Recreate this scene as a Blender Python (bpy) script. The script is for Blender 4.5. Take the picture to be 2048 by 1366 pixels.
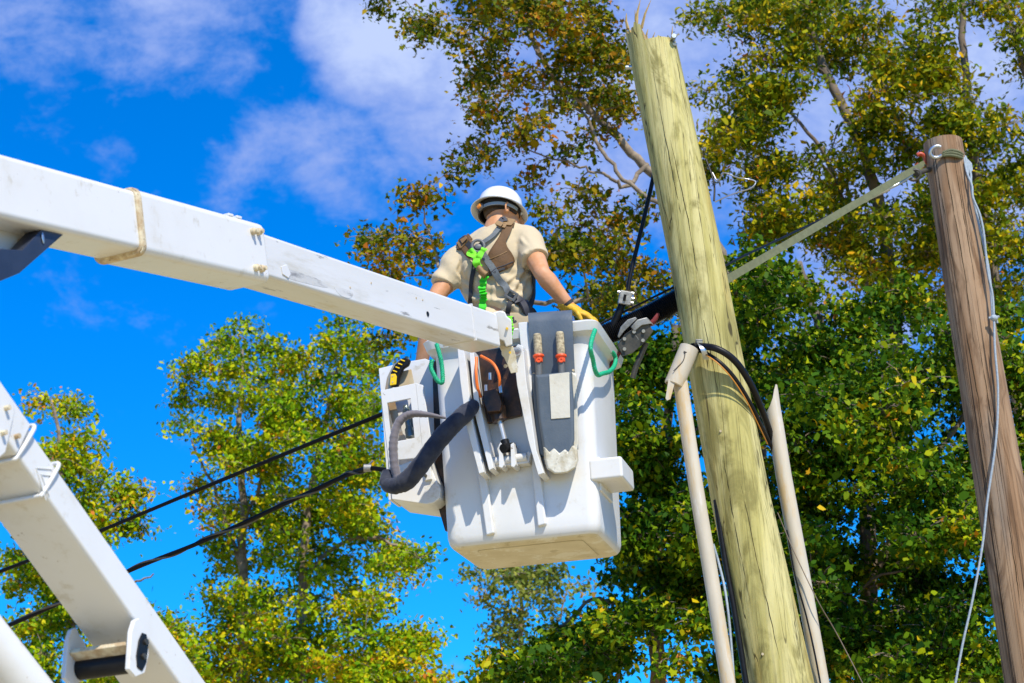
import bpy, bmesh, math, random
import numpy as np
from mathutils import Vector, Matrix
from mathutils.bvhtree import BVHTree

R = math.radians
rng = np.random.default_rng(7)
random.seed(7)
sc = bpy.context.scene
for o in list(bpy.data.objects):
    bpy.data.objects.remove(o)

# ------------------------------------------------------------------ camera
PITCH, ROLL, FPX = R(18.0), R(4.0), 4000.0
CAM = np.array([0.0, 0.0, 1.6])
_r0 = np.array([1.0, 0, 0]); _u0 = np.array([0, -math.sin(PITCH), math.cos(PITCH)])
FW = np.array([0, math.cos(PITCH), math.sin(PITCH)])
UP = _u0 * math.cos(ROLL) + _r0 * math.sin(ROLL)
RT = _r0 * math.cos(ROLL) - _u0 * math.sin(ROLL)
cd = bpy.data.cameras.new('camera')
cam = bpy.data.objects.new('camera', cd)
sc.collection.objects.link(cam)
m = Matrix.Identity(4)
for i in range(3):
    m[i][0], m[i][1], m[i][2], m[i][3] = RT[i], UP[i], -FW[i], CAM[i]
cam.matrix_world = m
cd.sensor_width = 36.0
cd.lens = FPX / 2048 * 36.0
cd.clip_start = 0.1
cd.clip_end = 3000
cd.dof.use_dof = True
cd.dof.focus_distance = 9.3
cd.dof.aperture_fstop = 6.3
sc.camera = cam

# ------------------------------------------------------------------ sky
SUN_EL, SUN_AZ = R(49), R(27)      # azimuth: right of straight behind the camera
TO_SUN = np.array([math.sin(SUN_AZ) * math.cos(SUN_EL), -math.cos(SUN_AZ) * math.cos(SUN_EL), math.sin(SUN_EL)])
wd = bpy.data.worlds.new('World'); sc.world = wd; wd.use_nodes = True
nt = wd.node_tree; N = nt.nodes; L = nt.links
for n in list(N): N.remove(n)
def wn(t, **k):
    n = N.new(t)
    for a, b in k.items(): setattr(n, a, b)
    return n
sky = wn('ShaderNodeTexSky', sky_type='NISHITA', sun_disc=False, sun_elevation=SUN_EL,
         sun_rotation=math.pi - SUN_AZ, altitude=100, air_density=1.0, dust_density=0.2, ozone_density=3.0)
hs = wn('ShaderNodeHueSaturation'); hs.inputs['Hue'].default_value = 0.482; hs.inputs['Saturation'].default_value = 1.5; hs.inputs['Value'].default_value = 1.0
L.new(sky.outputs[0], hs.inputs['Color'])
tc = wn('ShaderNodeTexCoord')
def pixdir(px, py):
    d = FW + RT * ((px - 1024) / FPX) - UP * ((py - 683) / FPX)
    return d / np.linalg.norm(d)
CLOUDS = [(40, -80, 250, .62), (330, -70, 260, .66), (560, -90, 200, .42), (760, 60, 170, 1.35), (900, 190, 190, 1.0), (690, 320, 150, .6),
          (1150, 200, 300, .9), (1450, 120, 380, .9), (1850, 200, 420, .9), (1750, 520, 330, .6), (510, 350, 110, .42), (230, 330, 60, .3)]
noi = wn('ShaderNodeTexNoise'); noi.inputs['Scale'].default_value = 20.0; noi.inputs['Detail'].default_value = 6; noi.inputs['Roughness'].default_value = .66; noi.inputs['Distortion'].default_value = .15
mp = wn('ShaderNodeMapping'); mp.inputs['Location'].default_value = (3.1, 1.7, .4); mp.inputs['Scale'].default_value = (1, 1, 1.5)
L.new(tc.outputs['Generated'], mp.inputs['Vector']); L.new(mp.outputs[0], noi.inputs['Vector'])
noi2 = wn('ShaderNodeTexNoise'); noi2.inputs['Scale'].default_value = 3.2; noi2.inputs['Detail'].default_value = 5
L.new(mp.outputs[0], noi2.inputs['Vector'])
def math_node(op, a, b=None, c=None, clamp=False):
    n = wn('ShaderNodeMath', operation=op); n.use_clamp = clamp
    for i, v in enumerate((a, b, c)):
        if v is None: continue
        if isinstance(v, (int, float)): n.inputs[i].default_value = v
        else: L.new(v, n.inputs[i])
    return n.outputs[0]
def mrange(v, a, b, c, d, smooth=True):
    n = wn('ShaderNodeMapRange'); n.interpolation_type = 'SMOOTHSTEP' if smooth else 'LINEAR'
    L.new(v, n.inputs['Value'])
    for k, x in zip(('From Min', 'From Max', 'To Min', 'To Max'), (a, b, c, d)): n.inputs[k].default_value = x
    return n.outputs[0]
acc = mrange(noi2.outputs['Fac'], .60, .78, 0, .9)
for (px, py, rad, amp) in CLOUDS:
    d = pixdir(px, py)
    dn = wn('ShaderNodeVectorMath', operation='DOT_PRODUCT'); dn.inputs[1].default_value = tuple(d)
    L.new(tc.outputs['Generated'], dn.inputs[0])
    acc = math_node('MAXIMUM', acc, mrange(dn.outputs['Value'], math.cos(rad / FPX * 1.25), math.cos(rad / FPX * .15), 0, amp))
nz = math_node('SUBTRACT', noi.outputs['Fac'], .5)
acc2 = math_node('ADD', acc, math_node('MULTIPLY', nz, 2.0))
mask = mrange(acc2, .14, .92, 0, .97)
ccol = wn('ShaderNodeMix', data_type='RGBA'); ccol.inputs['A'].default_value = (.33, .475, .98, 1); ccol.inputs['B'].default_value = (.62, .75, 1.12, 1)
L.new(mrange(acc2, .7, 1.5, 0, 1), ccol.inputs['Factor'])
skm = wn('ShaderNodeVectorMath', operation='MULTIPLY'); SKYGAIN = (0.017, .108, .190)
skm.inputs[1].default_value = SKYGAIN; L.new(hs.outputs[0], skm.inputs[0])
cm = wn('ShaderNodeVectorMath', operation='SCALE'); cm.inputs['Scale'].default_value = .80; L.new(ccol.outputs['Result'], cm.inputs[0])
mx = wn('ShaderNodeMix', data_type='RGBA'); L.new(mask, mx.inputs['Factor']); L.new(skm.outputs[0], mx.inputs['A']); L.new(cm.outputs[0], mx.inputs['B'])
sc10 = wn('ShaderNodeVectorMath', operation='SCALE'); sc10.inputs['Scale'].default_value = 10.0; L.new(mx.outputs['Result'], sc10.inputs[0])
bg = wn('ShaderNodeBackground'); bg.inputs['Strength'].default_value = .1
L.new(sc10.outputs[0], bg.inputs['Color'])
wo = wn('ShaderNodeOutputWorld'); L.new(bg.outputs[0], wo.inputs['Surface'])
# sun
sd = bpy.data.lights.new('sun', 'SUN'); sd.energy = 5.0; sd.angle = R(.53); sd.color = (1.0, .92, .77)
so = bpy.data.objects.new('sun', sd); sc.collection.objects.link(so)
so.rotation_euler = Vector(TO_SUN).to_track_quat('Z', 'Y').to_euler()
so.location = (10, -20, 30)
vs = sc.view_settings
vs.view_transform = 'Standard'; vs.look = 'None'; vs.gamma = 1; vs.use_curve_mapping = False
vs.exposure = 0.20
cy = sc.cycles
cy.use_denoising = True
cy.max_bounces = 6; cy.diffuse_bounces = 2; cy.glossy_bounces = 3; cy.transmission_bounces = 3
cy.caustics_reflective = cy.caustics_refractive = False
cy.sample_clamp_indirect = 6

# ------------------------------------------------------------------ helpers
def A(*v): return np.array(v, float)
def unit(v): v = np.asarray(v, float); return v / np.linalg.norm(v)
def P(px, py, Z):
    return CAM + FW * Z + RT * ((px - 1024) / FPX * Z) - UP * ((py - 683) / FPX * Z)
def ray(px, py): return FW + RT * ((px - 1024) / FPX) - UP * ((py - 683) / FPX)
def onplane(px, py, p0, n):
    d = ray(px, py); return CAM + d * (np.dot(p0 - CAM, n) / np.dot(d, n))
def at(px, py, Y): return onplane(px, py, A(0, Y, 0), A(0, 1, 0))
def proj(p):
    d = np.asarray(p) - CAM; z = d @ FW
    return np.array([1024 + FPX * (d @ RT) / z, 683 - FPX * (d @ UP) / z])

OFF = {}
def link(o): sc.collection.objects.link(o); return o
def tag(o, label=None, cat=None, group=None, kind=None):
    if label: o['label'] = label
    if cat: o['category'] = cat
    if group: o['group'] = group
    if kind: o['kind'] = kind
    return o
def thing(name, loc, label, cat, group=None):
    o = link(bpy.data.objects.new(name, None)); o.empty_display_size = .1
    o.location = tuple(loc); OFF[o.name] = A(*loc)
    return tag(o, label, cat, group)

class MB:
    def __init__(s): s.v = []; s.f = []; s.mi = []; s.n = 0
    def add(s, v, f, mi=0):
        v = np.asarray(v, float); s.v.append(v)
        for q in f: s.f.append([i + s.n for i in q]); s.mi.append(mi)
        s.n += len(v); return s
    def hexa(s, a, mi=0):      # 8 points: bottom ring 0-3, top ring 4-7
        return s.add(a, [(0, 3, 2, 1), (4, 5, 6, 7), (0, 1, 5, 4), (1, 2, 6, 5), (2, 3, 7, 6), (3, 0, 4, 7)], mi)
    def box(s, fr, x0, x1, y0, y1, z0, z1, mi=0):
        return s.hexa([fr(x, y, z) for z in (z0, z1) for x, y in ((x0, y0), (x1, y0), (x1, y1), (x0, y1))], mi)
    def prism(s, poly, vec, mi=0):
        poly = [np.asarray(p, float) for p in poly]; n = len(poly)
        v = poly + [p + vec for p in poly]
        f = [list(range(n))[::-1], list(range(n, 2 * n))] + [(i, (i + 1) % n, (i + 1) % n + n, i + n) for i in range(n)]
        return s.add(v, f, mi)
    def framep(s, outer, inner, vec, mi=0):
        n = len(outer); v = [np.asarray(p, float) for p in list(outer) + list(inner)]
        v = v + [p + vec for p in v]
        f = []
        for i in range(n):
            j = (i + 1) % n
            f += [(i, n + i, n + j, j), (2 * n + i, 2 * n + j, 3 * n + j, 3 * n + i), (i, j, 2 * n + j, 2 * n + i), (n + j, n + i, 3 * n + i, 3 * n + j)]
        return s.add(v, f, mi)
    def loft(s, rings, cap=True, closed=True, mi=0):
        n = len(rings[0]); v = np.concatenate([np.asarray(r, float) for r in rings]); f = []
        for k in range(len(rings) - 1):
            for i in range(n if closed else n - 1):
                j = (i + 1) % n
                f.append((k * n + i, k * n + j, (k + 1) * n + j, (k + 1) * n + i))
        if cap and closed:
            f.append(list(range(n))[::-1]); f.append(list(range((len(rings) - 1) * n, len(rings) * n)))
        return s.add(v, f, mi)
    def tube(s, pts, rad, n=10, cap=True, mi=0, flat=1.0, ref=None, round_ends=False):
        pts = [np.asarray(p, float) for p in pts]; k = len(pts)
        rad = [rad] * k if np.isscalar(rad) else list(rad)
        if round_ends:
            t0 = unit(pts[0] - pts[1]); t1 = unit(pts[-1] - pts[-2])
            hp, hr = [], []
            for a in (80, 55, 28): hp.append(pts[0] + t0 * rad[0] * math.sin(R(a))); hr.append(rad[0] * math.cos(R(a)))
            tp, tr = [], []
            for a in (28, 55, 80): tp.append(pts[-1] + t1 * rad[-1] * math.sin(R(a))); tr.append(rad[-1] * math.cos(R(a)))
            pts = hp + pts + tp; rad = hr + rad + tr; k = len(pts)
        T = [unit(pts[min(i + 1, k - 1)] - pts[max(i - 1, 0)]) for i in range(k)]
        a = np.asarray(ref, float) if ref is not None else (A(0, 0, 1) if abs(T[0][2]) < .9 else A(1, 0, 0))
        rings = []
        for i in range(k):
            a = a - T[i] * (a @ T[i]); a = unit(a); b = np.cross(T[i], a)
            rings.append([pts[i] + (a * math.cos(t) * flat + b * math.sin(t)) * rad[i] for t in np.linspace(0, 2 * math.pi, n, endpoint=False)])
        return s.loft(rings, cap, mi=mi)
    def lathe(s, o, ax, prof, n=24, mi=0, cap=False):
        ax = unit(ax); a = unit(np.cross(ax, A(.3, .9, .2))); b = np.cross(ax, a)
        rings = [[o + ax * z + (a * math.cos(t) + b * math.sin(t)) * r for t in np.linspace(0, 2 * math.pi, n, endpoint=False)] for r, z in prof]
        return s.loft(rings, cap, mi=mi)
    def ellipsoid(s, c, ax, n=14, mi=0):   # ax: 3 axis vectors with length
        rings = []
        for ph in np.linspace(-88, 88, n // 2 + 3):
            rings.append([c + (ax[0] * math.cos(t) + ax[1] * math.sin(t)) * math.cos(R(ph)) + ax[2] * math.sin(R(ph)) for t in np.linspace(0, 2 * math.pi, n, endpoint=False)])
        return s.loft(rings, True, mi=mi)
    def build(s, name, mats, parent=None, smooth=40, bevel=0, seg=2, loc=None, wn_=False):
        v = np.concatenate(s.v)
        off = OFF[parent.name] if parent is not None else (A(*loc) if loc is not None else A(0, 0, 0))
        me = bpy.data.meshes.new(name)
        me.from_pydata((v - off).tolist(), [], s.f)
        mats = mats if isinstance(mats, (list, tuple)) else [mats]
        for mt in mats: me.materials.append(mt)
        if len(mats) > 1: me.polygons.foreach_set('material_index', s.mi)
        bm = bmesh.new(); bm.from_mesh(me); bmesh.ops.recalc_face_normals(bm, faces=bm.faces); bm.to_mesh(me); bm.free()
        if smooth:
            me.polygons.foreach_set('use_smooth', [True] * len(me.polygons))
            me.set_sharp_from_angle(angle=R(smooth))
        o = link(bpy.data.objects.new(name, me))
        OFF[o.name] = off
        if parent is not None: o.parent = parent
        else: o.location = tuple(off)
        if bevel:
            b = o.modifiers.new('bevel', 'BEVEL'); b.width = bevel; b.segments = seg; b.limit_method = 'ANGLE'; b.angle_limit = R(35); b.harden_normals = True
        return o

def spline(pts, n):
    pts = np.asarray(pts, float); k = len(pts)
    out = []
    ext = np.vstack([2 * pts[0] - pts[1], pts, 2 * pts[-1] - pts[-2]])
    for i in range(k - 1):
        p0, p1, p2, p3 = ext[i], ext[i + 1], ext[i + 2], ext[i + 3]
        for t in np.linspace(0, 1, n, endpoint=False):
            out.append(.5 * ((2 * p1) + (-p0 + p2) * t + (2 * p0 - 5 * p1 + 4 * p2 - p3) * t * t + (-p0 + 3 * p1 - 3 * p2 + p3) * t ** 3))
    out.append(pts[-1]); return np.array(out)
def splr(pts, rad, n):
    q = spline(np.c_[np.asarray(pts, float), np.asarray(rad, float)], n); return q[:, :3], q[:, 3]

def fuse(mb, voxel, smooth=4):
    me = bpy.data.meshes.new('tmp'); me.from_pydata(np.concatenate(mb.v).tolist(), [], mb.f)
    bm = bmesh.new(); bm.from_mesh(me); bmesh.ops.recalc_face_normals(bm, faces=bm.faces); bm.to_mesh(me); bm.free()
    o = link(bpy.data.objects.new('tmp', me))
    r = o.modifiers.new('r', 'REMESH'); r.mode = 'VOXEL'; r.voxel_size = voxel
    s_ = o.modifiers.new('s', 'SMOOTH'); s_.factor = .5; s_.iterations = smooth
    dg = bpy.context.evaluated_depsgraph_get(); dg.update()
    ev = o.evaluated_get(dg); em = ev.to_mesh()
    v = np.empty(len(em.vertices) * 3); em.vertices.foreach_get('co', v); v = v.reshape(-1, 3)
    f = [tuple(p.vertices) for p in em.polygons]
    nn = np.empty(len(em.vertices) * 3); em.vertices.foreach_get('normal', nn); nn = nn.reshape(-1, 3)
    ev.to_mesh_clear(); bpy.data.objects.remove(o); bpy.data.meshes.remove(me)
    return v, f, nn

# ------------------------------------------------------------------ materials
def mat(name, col, rough=.5, metal=0, spec=.5, var=None, vscale=8, vamt=.5, bump=0, bscale=40, stretch=None, dirt=None, dscale=6, dthr=(.55, .75), sheen=0, trans=0, vdet=5, axes=None):
    m = bpy.data.materials.new(name); m.use_nodes = True
    t = m.node_tree; n = t.nodes; l = t.links; b = n['Principled BSDF']
    b.inputs['Base Color'].default_value = (*col, 1); b.inputs['Roughness'].default_value = rough; b.inputs['Metallic'].default_value = metal
    b.inputs['Specular IOR Level'].default_value = spec
    if sheen: b.inputs['Sheen Weight'].default_value = sheen
    tcn = n.new('ShaderNodeTexCoord'); vec = tcn.outputs['Object']
    if stretch is not None:
        mpn = n.new('ShaderNodeMapping'); mpn.inputs['Scale'].default_value = stretch[:3]
        if len(stretch) > 3: mpn.inputs['Rotation'].default_value = stretch[3]
        l.new(vec, mpn.inputs[0]); vec = mpn.outputs[0]
    if axes is not None:
        mpn = n.new('ShaderNodeMapping'); mpn.vector_type = 'TEXTURE'
        mpn.inputs['Rotation'].default_value = Matrix([[axes[0][i], axes[1][i], axes[2][i]] for i in range(3)]).to_euler(); mpn.inputs['Scale'].default_value = axes[3]
        l.new(vec, mpn.inputs[0]); vec = mpn.outputs[0]
    cur = None
    def noise(sc_, det=5, rgh=.6):
        q = n.new('ShaderNodeTexNoise'); q.inputs['Scale'].default_value = sc_; q.inputs['Detail'].default_value = det; q.inputs['Roughness'].default_value = rgh
        l.new(vec, q.inputs['Vector']); return q.outputs['Fac']
    def mixc(fac, a, bcol):
        q = n.new('ShaderNodeMix'); q.data_type = 'RGBA'; l.new(fac, q.inputs['Factor'])
        if isinstance(a, tuple): q.inputs['A'].default_value = (*a, 1)
        else: l.new(a, q.inputs['A'])
        q.inputs['B'].default_value = (*bcol, 1); return q.outputs['Result']
    def ramp(v, a, b_, hi=1):
        q = n.new('ShaderNodeMapRange'); q.interpolation_type = 'SMOOTHSTEP'; l.new(v, q.inputs['Value'])
        q.inputs['From Min'].default_value = a; q.inputs['From Max'].default_value = b_; q.inputs['To Max'].default_value = hi; return q.outputs[0]
    cur = col
    if var is not None: cur = mixc(ramp(noise(vscale, vdet), .35, .65, vamt), cur, var)
    if dirt is not None:
        for k, (dc, ds, th, am) in enumerate(dirt):
            cur = mixc(ramp(noise(ds, 6, .7), th[0], th[1], am), cur, dc)
    if not isinstance(cur, tuple): l.new(cur, b.inputs['Base Color'])
    if bump:
        bp = n.new('ShaderNodeBump'); bp.inputs['Strength'].default_value = bump; bp.inputs['Distance'].default_value = .004
        l.new(noise(bscale, 4), bp.inputs['Height']); l.new(bp.outputs[0], b.inputs['Normal'])
    return m
M = {}
M['white'] = mat('white_paint', (.70, .70, .69), .32, var=(.64, .63, .60), vscale=3, vamt=.5, bump=.06, bscale=14,
                 dirt=[((.50, .44, .31), 3, (.52, .74), .5), ((.46, .41, .30), 11, (.57, .70), .5), ((.20, .14, .07), 30, (.655, .71), .75)])
M['white_frp'] = mat('white_fibreglass', (.70, .70, .70), .38, var=(.63, .625, .59), vscale=2.2, vamt=.5, bump=.10, bscale=9,
                     dirt=[((.50, .44, .30), 3.6, (.54, .76), .5), ((.52, .48, .38), 12, (.58, .74), .45), ((.22, .19, .13), 44, (.675, .73), .7)])
M['scuffed'] = mat('scuffed_white', (.66, .61, .48), .6, var=(.54, .48, .34), vscale=5, vamt=.8, bump=.25, bscale=30,
                   dirt=[((.74, .73, .68), 6, (.55, .62), .7), ((.36, .30, .18), 11, (.58, .68), .6), ((.12, .10, .07), 40, (.68, .74), .7)])
M['boom_worn'] = mat('worn_boom_paint', (.68, .68, .68), .35, var=(.60, .59, .56), vscale=4, vamt=.5, bump=.1, bscale=30,
                     dirt=[((.42, .40, .32), 5, (.60, .72), .5), ((.20, .19, .17), 22, (.66, .74), .6)], stretch=(1, .35, 1.6))
M['rust'] = mat('rusty_cream_paint', (.66, .58, .40), .7, var=(.34, .20, .08), vscale=30, vamt=.7, bump=.4, bscale=80, dirt=[((.10, .05, .02), 55, (.62, .68), .8)])
M['navy'] = mat('dark_blue_steel', (.018, .026, .05), .45, var=(.03, .04, .07), vscale=9, bump=.1)
M['black'] = mat('black_rubber', (.005, .005, .006), .45, spec=.25, var=(.012, .012, .012), vscale=20, bump=.15)
M['blackmetal_and_shade'] = mat('black_greasy_steel_and_shade', (.02, .016, .013), .38, metal=.3, var=(.10, .045, .02), vscale=14, vamt=.8, bump=.3, dirt=[((.25, .10, .04), 30, (.62, .7), .8)])  # steel of the cylinder parts; also colours the plates standing in for shade
M['steel'] = mat('galvanized_steel', (.50, .53, .56), .36, metal=.9, var=(.34, .36, .38), vscale=20, bump=.15)
M['cable'] = mat('black_cable_jacket', (.004, .004, .005), .6, spec=.12)
M['chrome'] = mat('chrome_rod', (.62, .60, .56), .3, metal=.6)
M['darksteel'] = mat('dull_grey_casting', (.16, .16, .155), .5, metal=.5, var=(.36, .36, .34), vscale=14, vamt=.8, bump=.4, bscale=50)
M['gunmetal'] = mat('dark_tarnished_iron', (.05, .05, .045), .5, metal=.4, var=(.14, .12, .09), vscale=18, bump=.3)
M['orange'] = mat('orange_hose', (.80, .17, .02), .45)
M['redorange'] = mat('orange_red_plastic', (.85, .10, .02), .4)
M['red'] = mat('red_painted_hook', (.55, .06, .02), .45, var=(.20, .06, .03), vscale=40, vamt=.8, bump=.3)
M['redrope'] = mat('dark_red_rope', (.22, .03, .03), .8, bump=.5, bscale=120)
M['sleeve'] = mat('navy_grey_fabric_sleeve', (.020, .025, .044), .85, spec=.2, var=(.065, .068, .085), vscale=14, bump=1.0, bscale=26, sheen=.15)
M['greysleeve'] = mat('grey_fabric_sleeve', (.16, .145, .165), .8, var=(.10, .09, .10), vscale=12, bump=.5, bscale=50, sheen=.3)
M['holster'] = mat('slate_vinyl', (.075, .10, .13), .5, var=(.12, .14, .16), vscale=9, bump=.25, bscale=90, dirt=[((.30, .32, .32), 13, (.62, .74), .5)])
M['patch'] = mat('worn_cream_vinyl', (.62, .60, .52), .6, var=(.50, .47, .38), vscale=10, bump=.3, bscale=70, dirt=[((.25, .20, .12), 20, (.62, .7), .7)])
M['wornwhite'] = mat('cracked_white_vinyl', (.66, .64, .55), .7, var=(.34, .28, .16), vscale=16, vamt=.8, bump=.6, bscale=40, dirt=[((.10, .07, .04), 34, (.60, .66), .8)])
M['cork'] = mat('perforated_tan_grip', (.52, .44, .28), .8, var=(.10, .07, .04), vscale=70, vamt=.7, bump=.5, bscale=70)
M['greyplastic'] = mat('grey_plastic', (.10, .105, .11), .5, var=(.16, .16, .16), vscale=20)
M['rope'] = mat('teal_green_rope', (.005, .44, .22), .6, var=(.0, .22, .10), vscale=90, vamt=.7)
M['yellow'] = mat('yellow_plastic', (.85, .55, .0), .45)
M['yellowbolt'] = mat('yellow_bolt_paint', (.80, .50, .03), .5)
M['glove'] = mat('yellow_leather', (.74, .44, .015), .6, var=(.50, .26, .01), vscale=22, vamt=.8, bump=.5, bscale=50)
M['wood'] = mat('handle_wood', (.45, .38, .24), .6)
M['skin'] = mat('skin', (.55, .255, .115), .55, spec=.3, var=(.62, .33, .20), vscale=18, vamt=.7, bump=.15, bscale=90)
M['hair'] = mat('short_brown_hair', (.055, .032, .018), .8, var=(.11, .065, .036), vscale=120, bump=.6, bscale=200)
M['shirt'] = mat('cream_cotton', (.56, .46, .30), .85, var=(.50, .40, .25), vscale=6, vamt=.5, bump=.8, bscale=22, sheen=.2)
M['pants'] = mat('khaki_cotton', (.40, .32, .20), .9, var=(.30, .24, .15), vscale=8, bump=.4, bscale=30)
M['boot'] = mat('brown_boot_leather', (.10, .055, .03), .6)
M['hat'] = mat('white_hard_hat', (.72, .73, .74), .22, var=(.68, .68, .68), vscale=8, bump=.03)
M['hatliner'] = mat('black_hat_liner', (.015, .013, .014), .7)
M['greystrap'] = mat('grey_webbing', (.10, .115, .125), .7, var=(.16, .18, .19), vscale=30, bump=.5, bscale=150)
M['lightstrap'] = mat('pale_grey_band', (.26, .30, .32), .55, bump=.2)
M['brown'] = mat('brown_harness_pad', (.135, .068, .024), .8, var=(.08, .042, .016), vscale=18, bump=.5, bscale=90)
M['tanleather'] = mat('tan_leather', (.27, .155, .055), .65, var=(.17, .09, .03), vscale=25, bump=.4, bscale=80)
M['darkpad'] = mat('dark_slate_pad', (.03, .032, .045), .6, bump=.3)
M['blackstrap'] = mat('black_webbing', (.016, .017, .02), .75, var=(.035, .035, .04), vscale=30, bump=.4, bscale=150)
M['lime'] = mat('lime_green_webbing', (.20, .75, .02), .7, var=(.10, .50, .01), vscale=40, bump=.5, bscale=120)
M['green'] = mat('bright_green_webbing', (.03, .62, .01), .7, var=(.02, .35, .01), vscale=50, bump=.5, bscale=100)
M['hatorange'] = mat('orange_dial', (.85, .27, .02), .4)
M['strap'] = mat('grey_green_tie_webbing', (.14, .15, .075), .75, var=(.085, .095, .045), vscale=30, bump=.4, bscale=120)
M['bluerope'] = mat('pale_blue_rope', (.36, .42, .47), .7, var=(.22, .27, .32), vscale=60, bump=.6, bscale=120)
M['pvc'] = mat('weathered_grey_conduit', (.54, .48, .37), .55, var=(.46, .40, .30), vscale=5, vamt=.6, bump=.12, bscale=40, stretch=(3, 3, .6),
               dirt=[((.55, .36, .13), 2.6, (.52, .66), .75), ((.62, .60, .58), 6, (.55, .7), .6)])
M['pvcdark'] = mat('conduit_inside', (.08, .07, .06), .8)
M['wire'] = mat('aluminium_wire', (.42, .42, .42), .4, metal=.8)
M['rustwire'] = mat('rusty_wire', (.22, .17, .12), .6, metal=.4)
M['greytape'] = mat('connector_cover', (.46, .46, .43), .5, var=(.26, .26, .25), vscale=40, vamt=.8, bump=.5, bscale=60, dirt=[((.06, .06, .06), 40, (.62, .66), .9)])
M['orangestripe'] = mat('orange_cable_stripe', (.55, .22, .02), .5)
M['saw'] = mat('saw_steel', (.40, .36, .28), .45, metal=.5, var=(.45, .25, .10), vscale=24, vamt=.6)
M['tanpanel'] = mat('tan_board', (.52, .46, .32), .7, var=(.50, .30, .10), vscale=12, vamt=.5)
M['glassgrey'] = mat('grey_green_glass', (.10, .14, .14), .15, metal=.3, var=(.25, .30, .30), vscale=25)

def wood_mat(name, base, alt, crack, blot, xs, grain=26, hue2=None):
    m = bpy.data.materials.new(name); m.use_nodes = True; t = m.node_tree; n = t.nodes; l = t.links; b = n['Principled BSDF']
    b.inputs['Roughness'].default_value = .75; b.inputs['Specular IOR Level'].default_value = .25
    tcn = n.new('ShaderNodeTexCoord'); 
    def noise(scv, det=5, rough=.6, dist=0):
        mpn = n.new('ShaderNodeMapping'); mpn.inputs['Scale'].default_value = scv; l.new(tcn.outputs['Object'], mpn.inputs[0])
        q = n.new('ShaderNodeTexNoise'); q.inputs['Scale'].default_value = 1; q.inputs['Detail'].default_value = det; q.inputs['Roughness'].default_value = rough; q.inputs['Distortion'].default_value = dist
        l.new(mpn.outputs[0], q.inputs['Vector']); return q.outputs['Fac']
    def ramp(v, a, b_, hi=1):
        q = n.new('ShaderNodeMapRange'); q.interpolation_type = 'SMOOTHSTEP'; l.new(v, q.inputs['Value'])
        q.inputs['From Min'].default_value = a; q.inputs['From Max'].default_value = b_; q.inputs['To Max'].default_value = hi; return q.outputs[0]
    def mixc(f, a, c):
        q = n.new('ShaderNodeMix'); q.data_type = 'RGBA'; l.new(f, q.inputs['Factor'])
        for k, v in (('A', a), ('B', c)):
            if isinstance(v, tuple): q.inputs[k].default_value = (*v, 1)
            else: l.new(v, q.inputs[k])
        return q.outputs['Result']
    c = mixc(ramp(noise((9, 9, .7), 4, .55, 1.2), .36, .62), base, alt)
    c = mixc(ramp(noise((6, 6, 1.6), 5, .62, 1.8), .48, .66, .85), c, blot)
    c = mixc(ramp(noise((16, 16, 3.2), 4, .6, .8), .52, .70, .5), c, tuple(x * .6 for x in base))
    if hue2: c = mixc(ramp(noise((6, 6, .45), 3), .52, .68, .8), c, hue2)
    g = noise((xs, xs, .8), 6, .7)
    c = mixc(ramp(g, .50, .70, .75), c, tuple(x * .45 for x in base))
    c = mixc(ramp(g, .47, .30, .5), c, tuple(min(1, x * 1.45) for x in base))
    mpk = n.new('ShaderNodeMapping'); mpk.inputs['Scale'].default_value = (3.2, 3.2, 1.15); l.new(tcn.outputs['Object'], mpk.inputs[0])
    nk = n.new('ShaderNodeTexNoise'); nk.inputs['Scale'].default_value = 5; l.new(mpk.outputs[0], nk.inputs['Vector'])
    mk = n.new('ShaderNodeMix'); mk.data_type = 'VECTOR'; mk.inputs['Factor'].default_value = .08; l.new(mpk.outputs[0], mk.inputs['A']); l.new(nk.outputs['Color'], mk.inputs['B'])
    vk = n.new('ShaderNodeTexVoronoi'); vk.inputs['Scale'].default_value = 1.0; l.new(mk.outputs['Result'], vk.inputs['Vector'])
    c = mixc(ramp(vk.outputs['Distance'], .20, .10, .7), c, blot)
    c = mixc(ramp(vk.outputs['Distance'], .055, .03, .9), c, crack)
    ck = noise((30, 30, .10), 1, .4, .2)
    ckm = n.new('ShaderNodeMath'); ckm.operation = 'SUBTRACT'; l.new(ck, ckm.inputs[0]); ckm.inputs[1].default_value = .5
    cka = n.new('ShaderNodeMath'); cka.operation = 'ABSOLUTE'; l.new(ckm.outputs[0], cka.inputs[0])
    brk = ramp(noise((9, 9, .22), 2), .40, .50, .85)
    ckr = ramp(cka.outputs[0], .016, .004)
    mm = n.new('ShaderNodeMath'); mm.operation = 'MULTIPLY'; l.new(ckr, mm.inputs[0]); l.new(brk, mm.inputs[1])
    c = mixc(mm.outputs[0], c, crack)
    spk = ramp(noise((60, 60, 10), 2), .72, .78, .4)
    c = mixc(spk, c, crack)
    l.new(c, b.inputs['Base Color'])
    h = n.new('ShaderNodeMath'); h.operation = 'SUBTRACT'; l.new(g, h.inputs[0]); l.new(mm.outputs[0], h.inputs[1])
    bp = n.new('ShaderNodeBump'); bp.inputs['Strength'].default_value = .55; bp.inputs['Distance'].default_value = .006
    l.new(h.outputs[0], bp.inputs['Height']); l.new(bp.outputs[0], b.inputs['Normal'])
    return m
M['greenwood'] = wood_mat('treated_green_pole', (.43, .38, .125), (.57, .51, .225), (.05, .04, .015), (.20, .175, .05), 90, hue2=(.42, .31, .08))
M['brownwood'] = wood_mat('weathered_brown_pole', (.235, .135, .07), (.36, .24, .145), (.018, .011, .007), (.13, .068, .032), 60, hue2=(.31, .255, .20))
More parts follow.
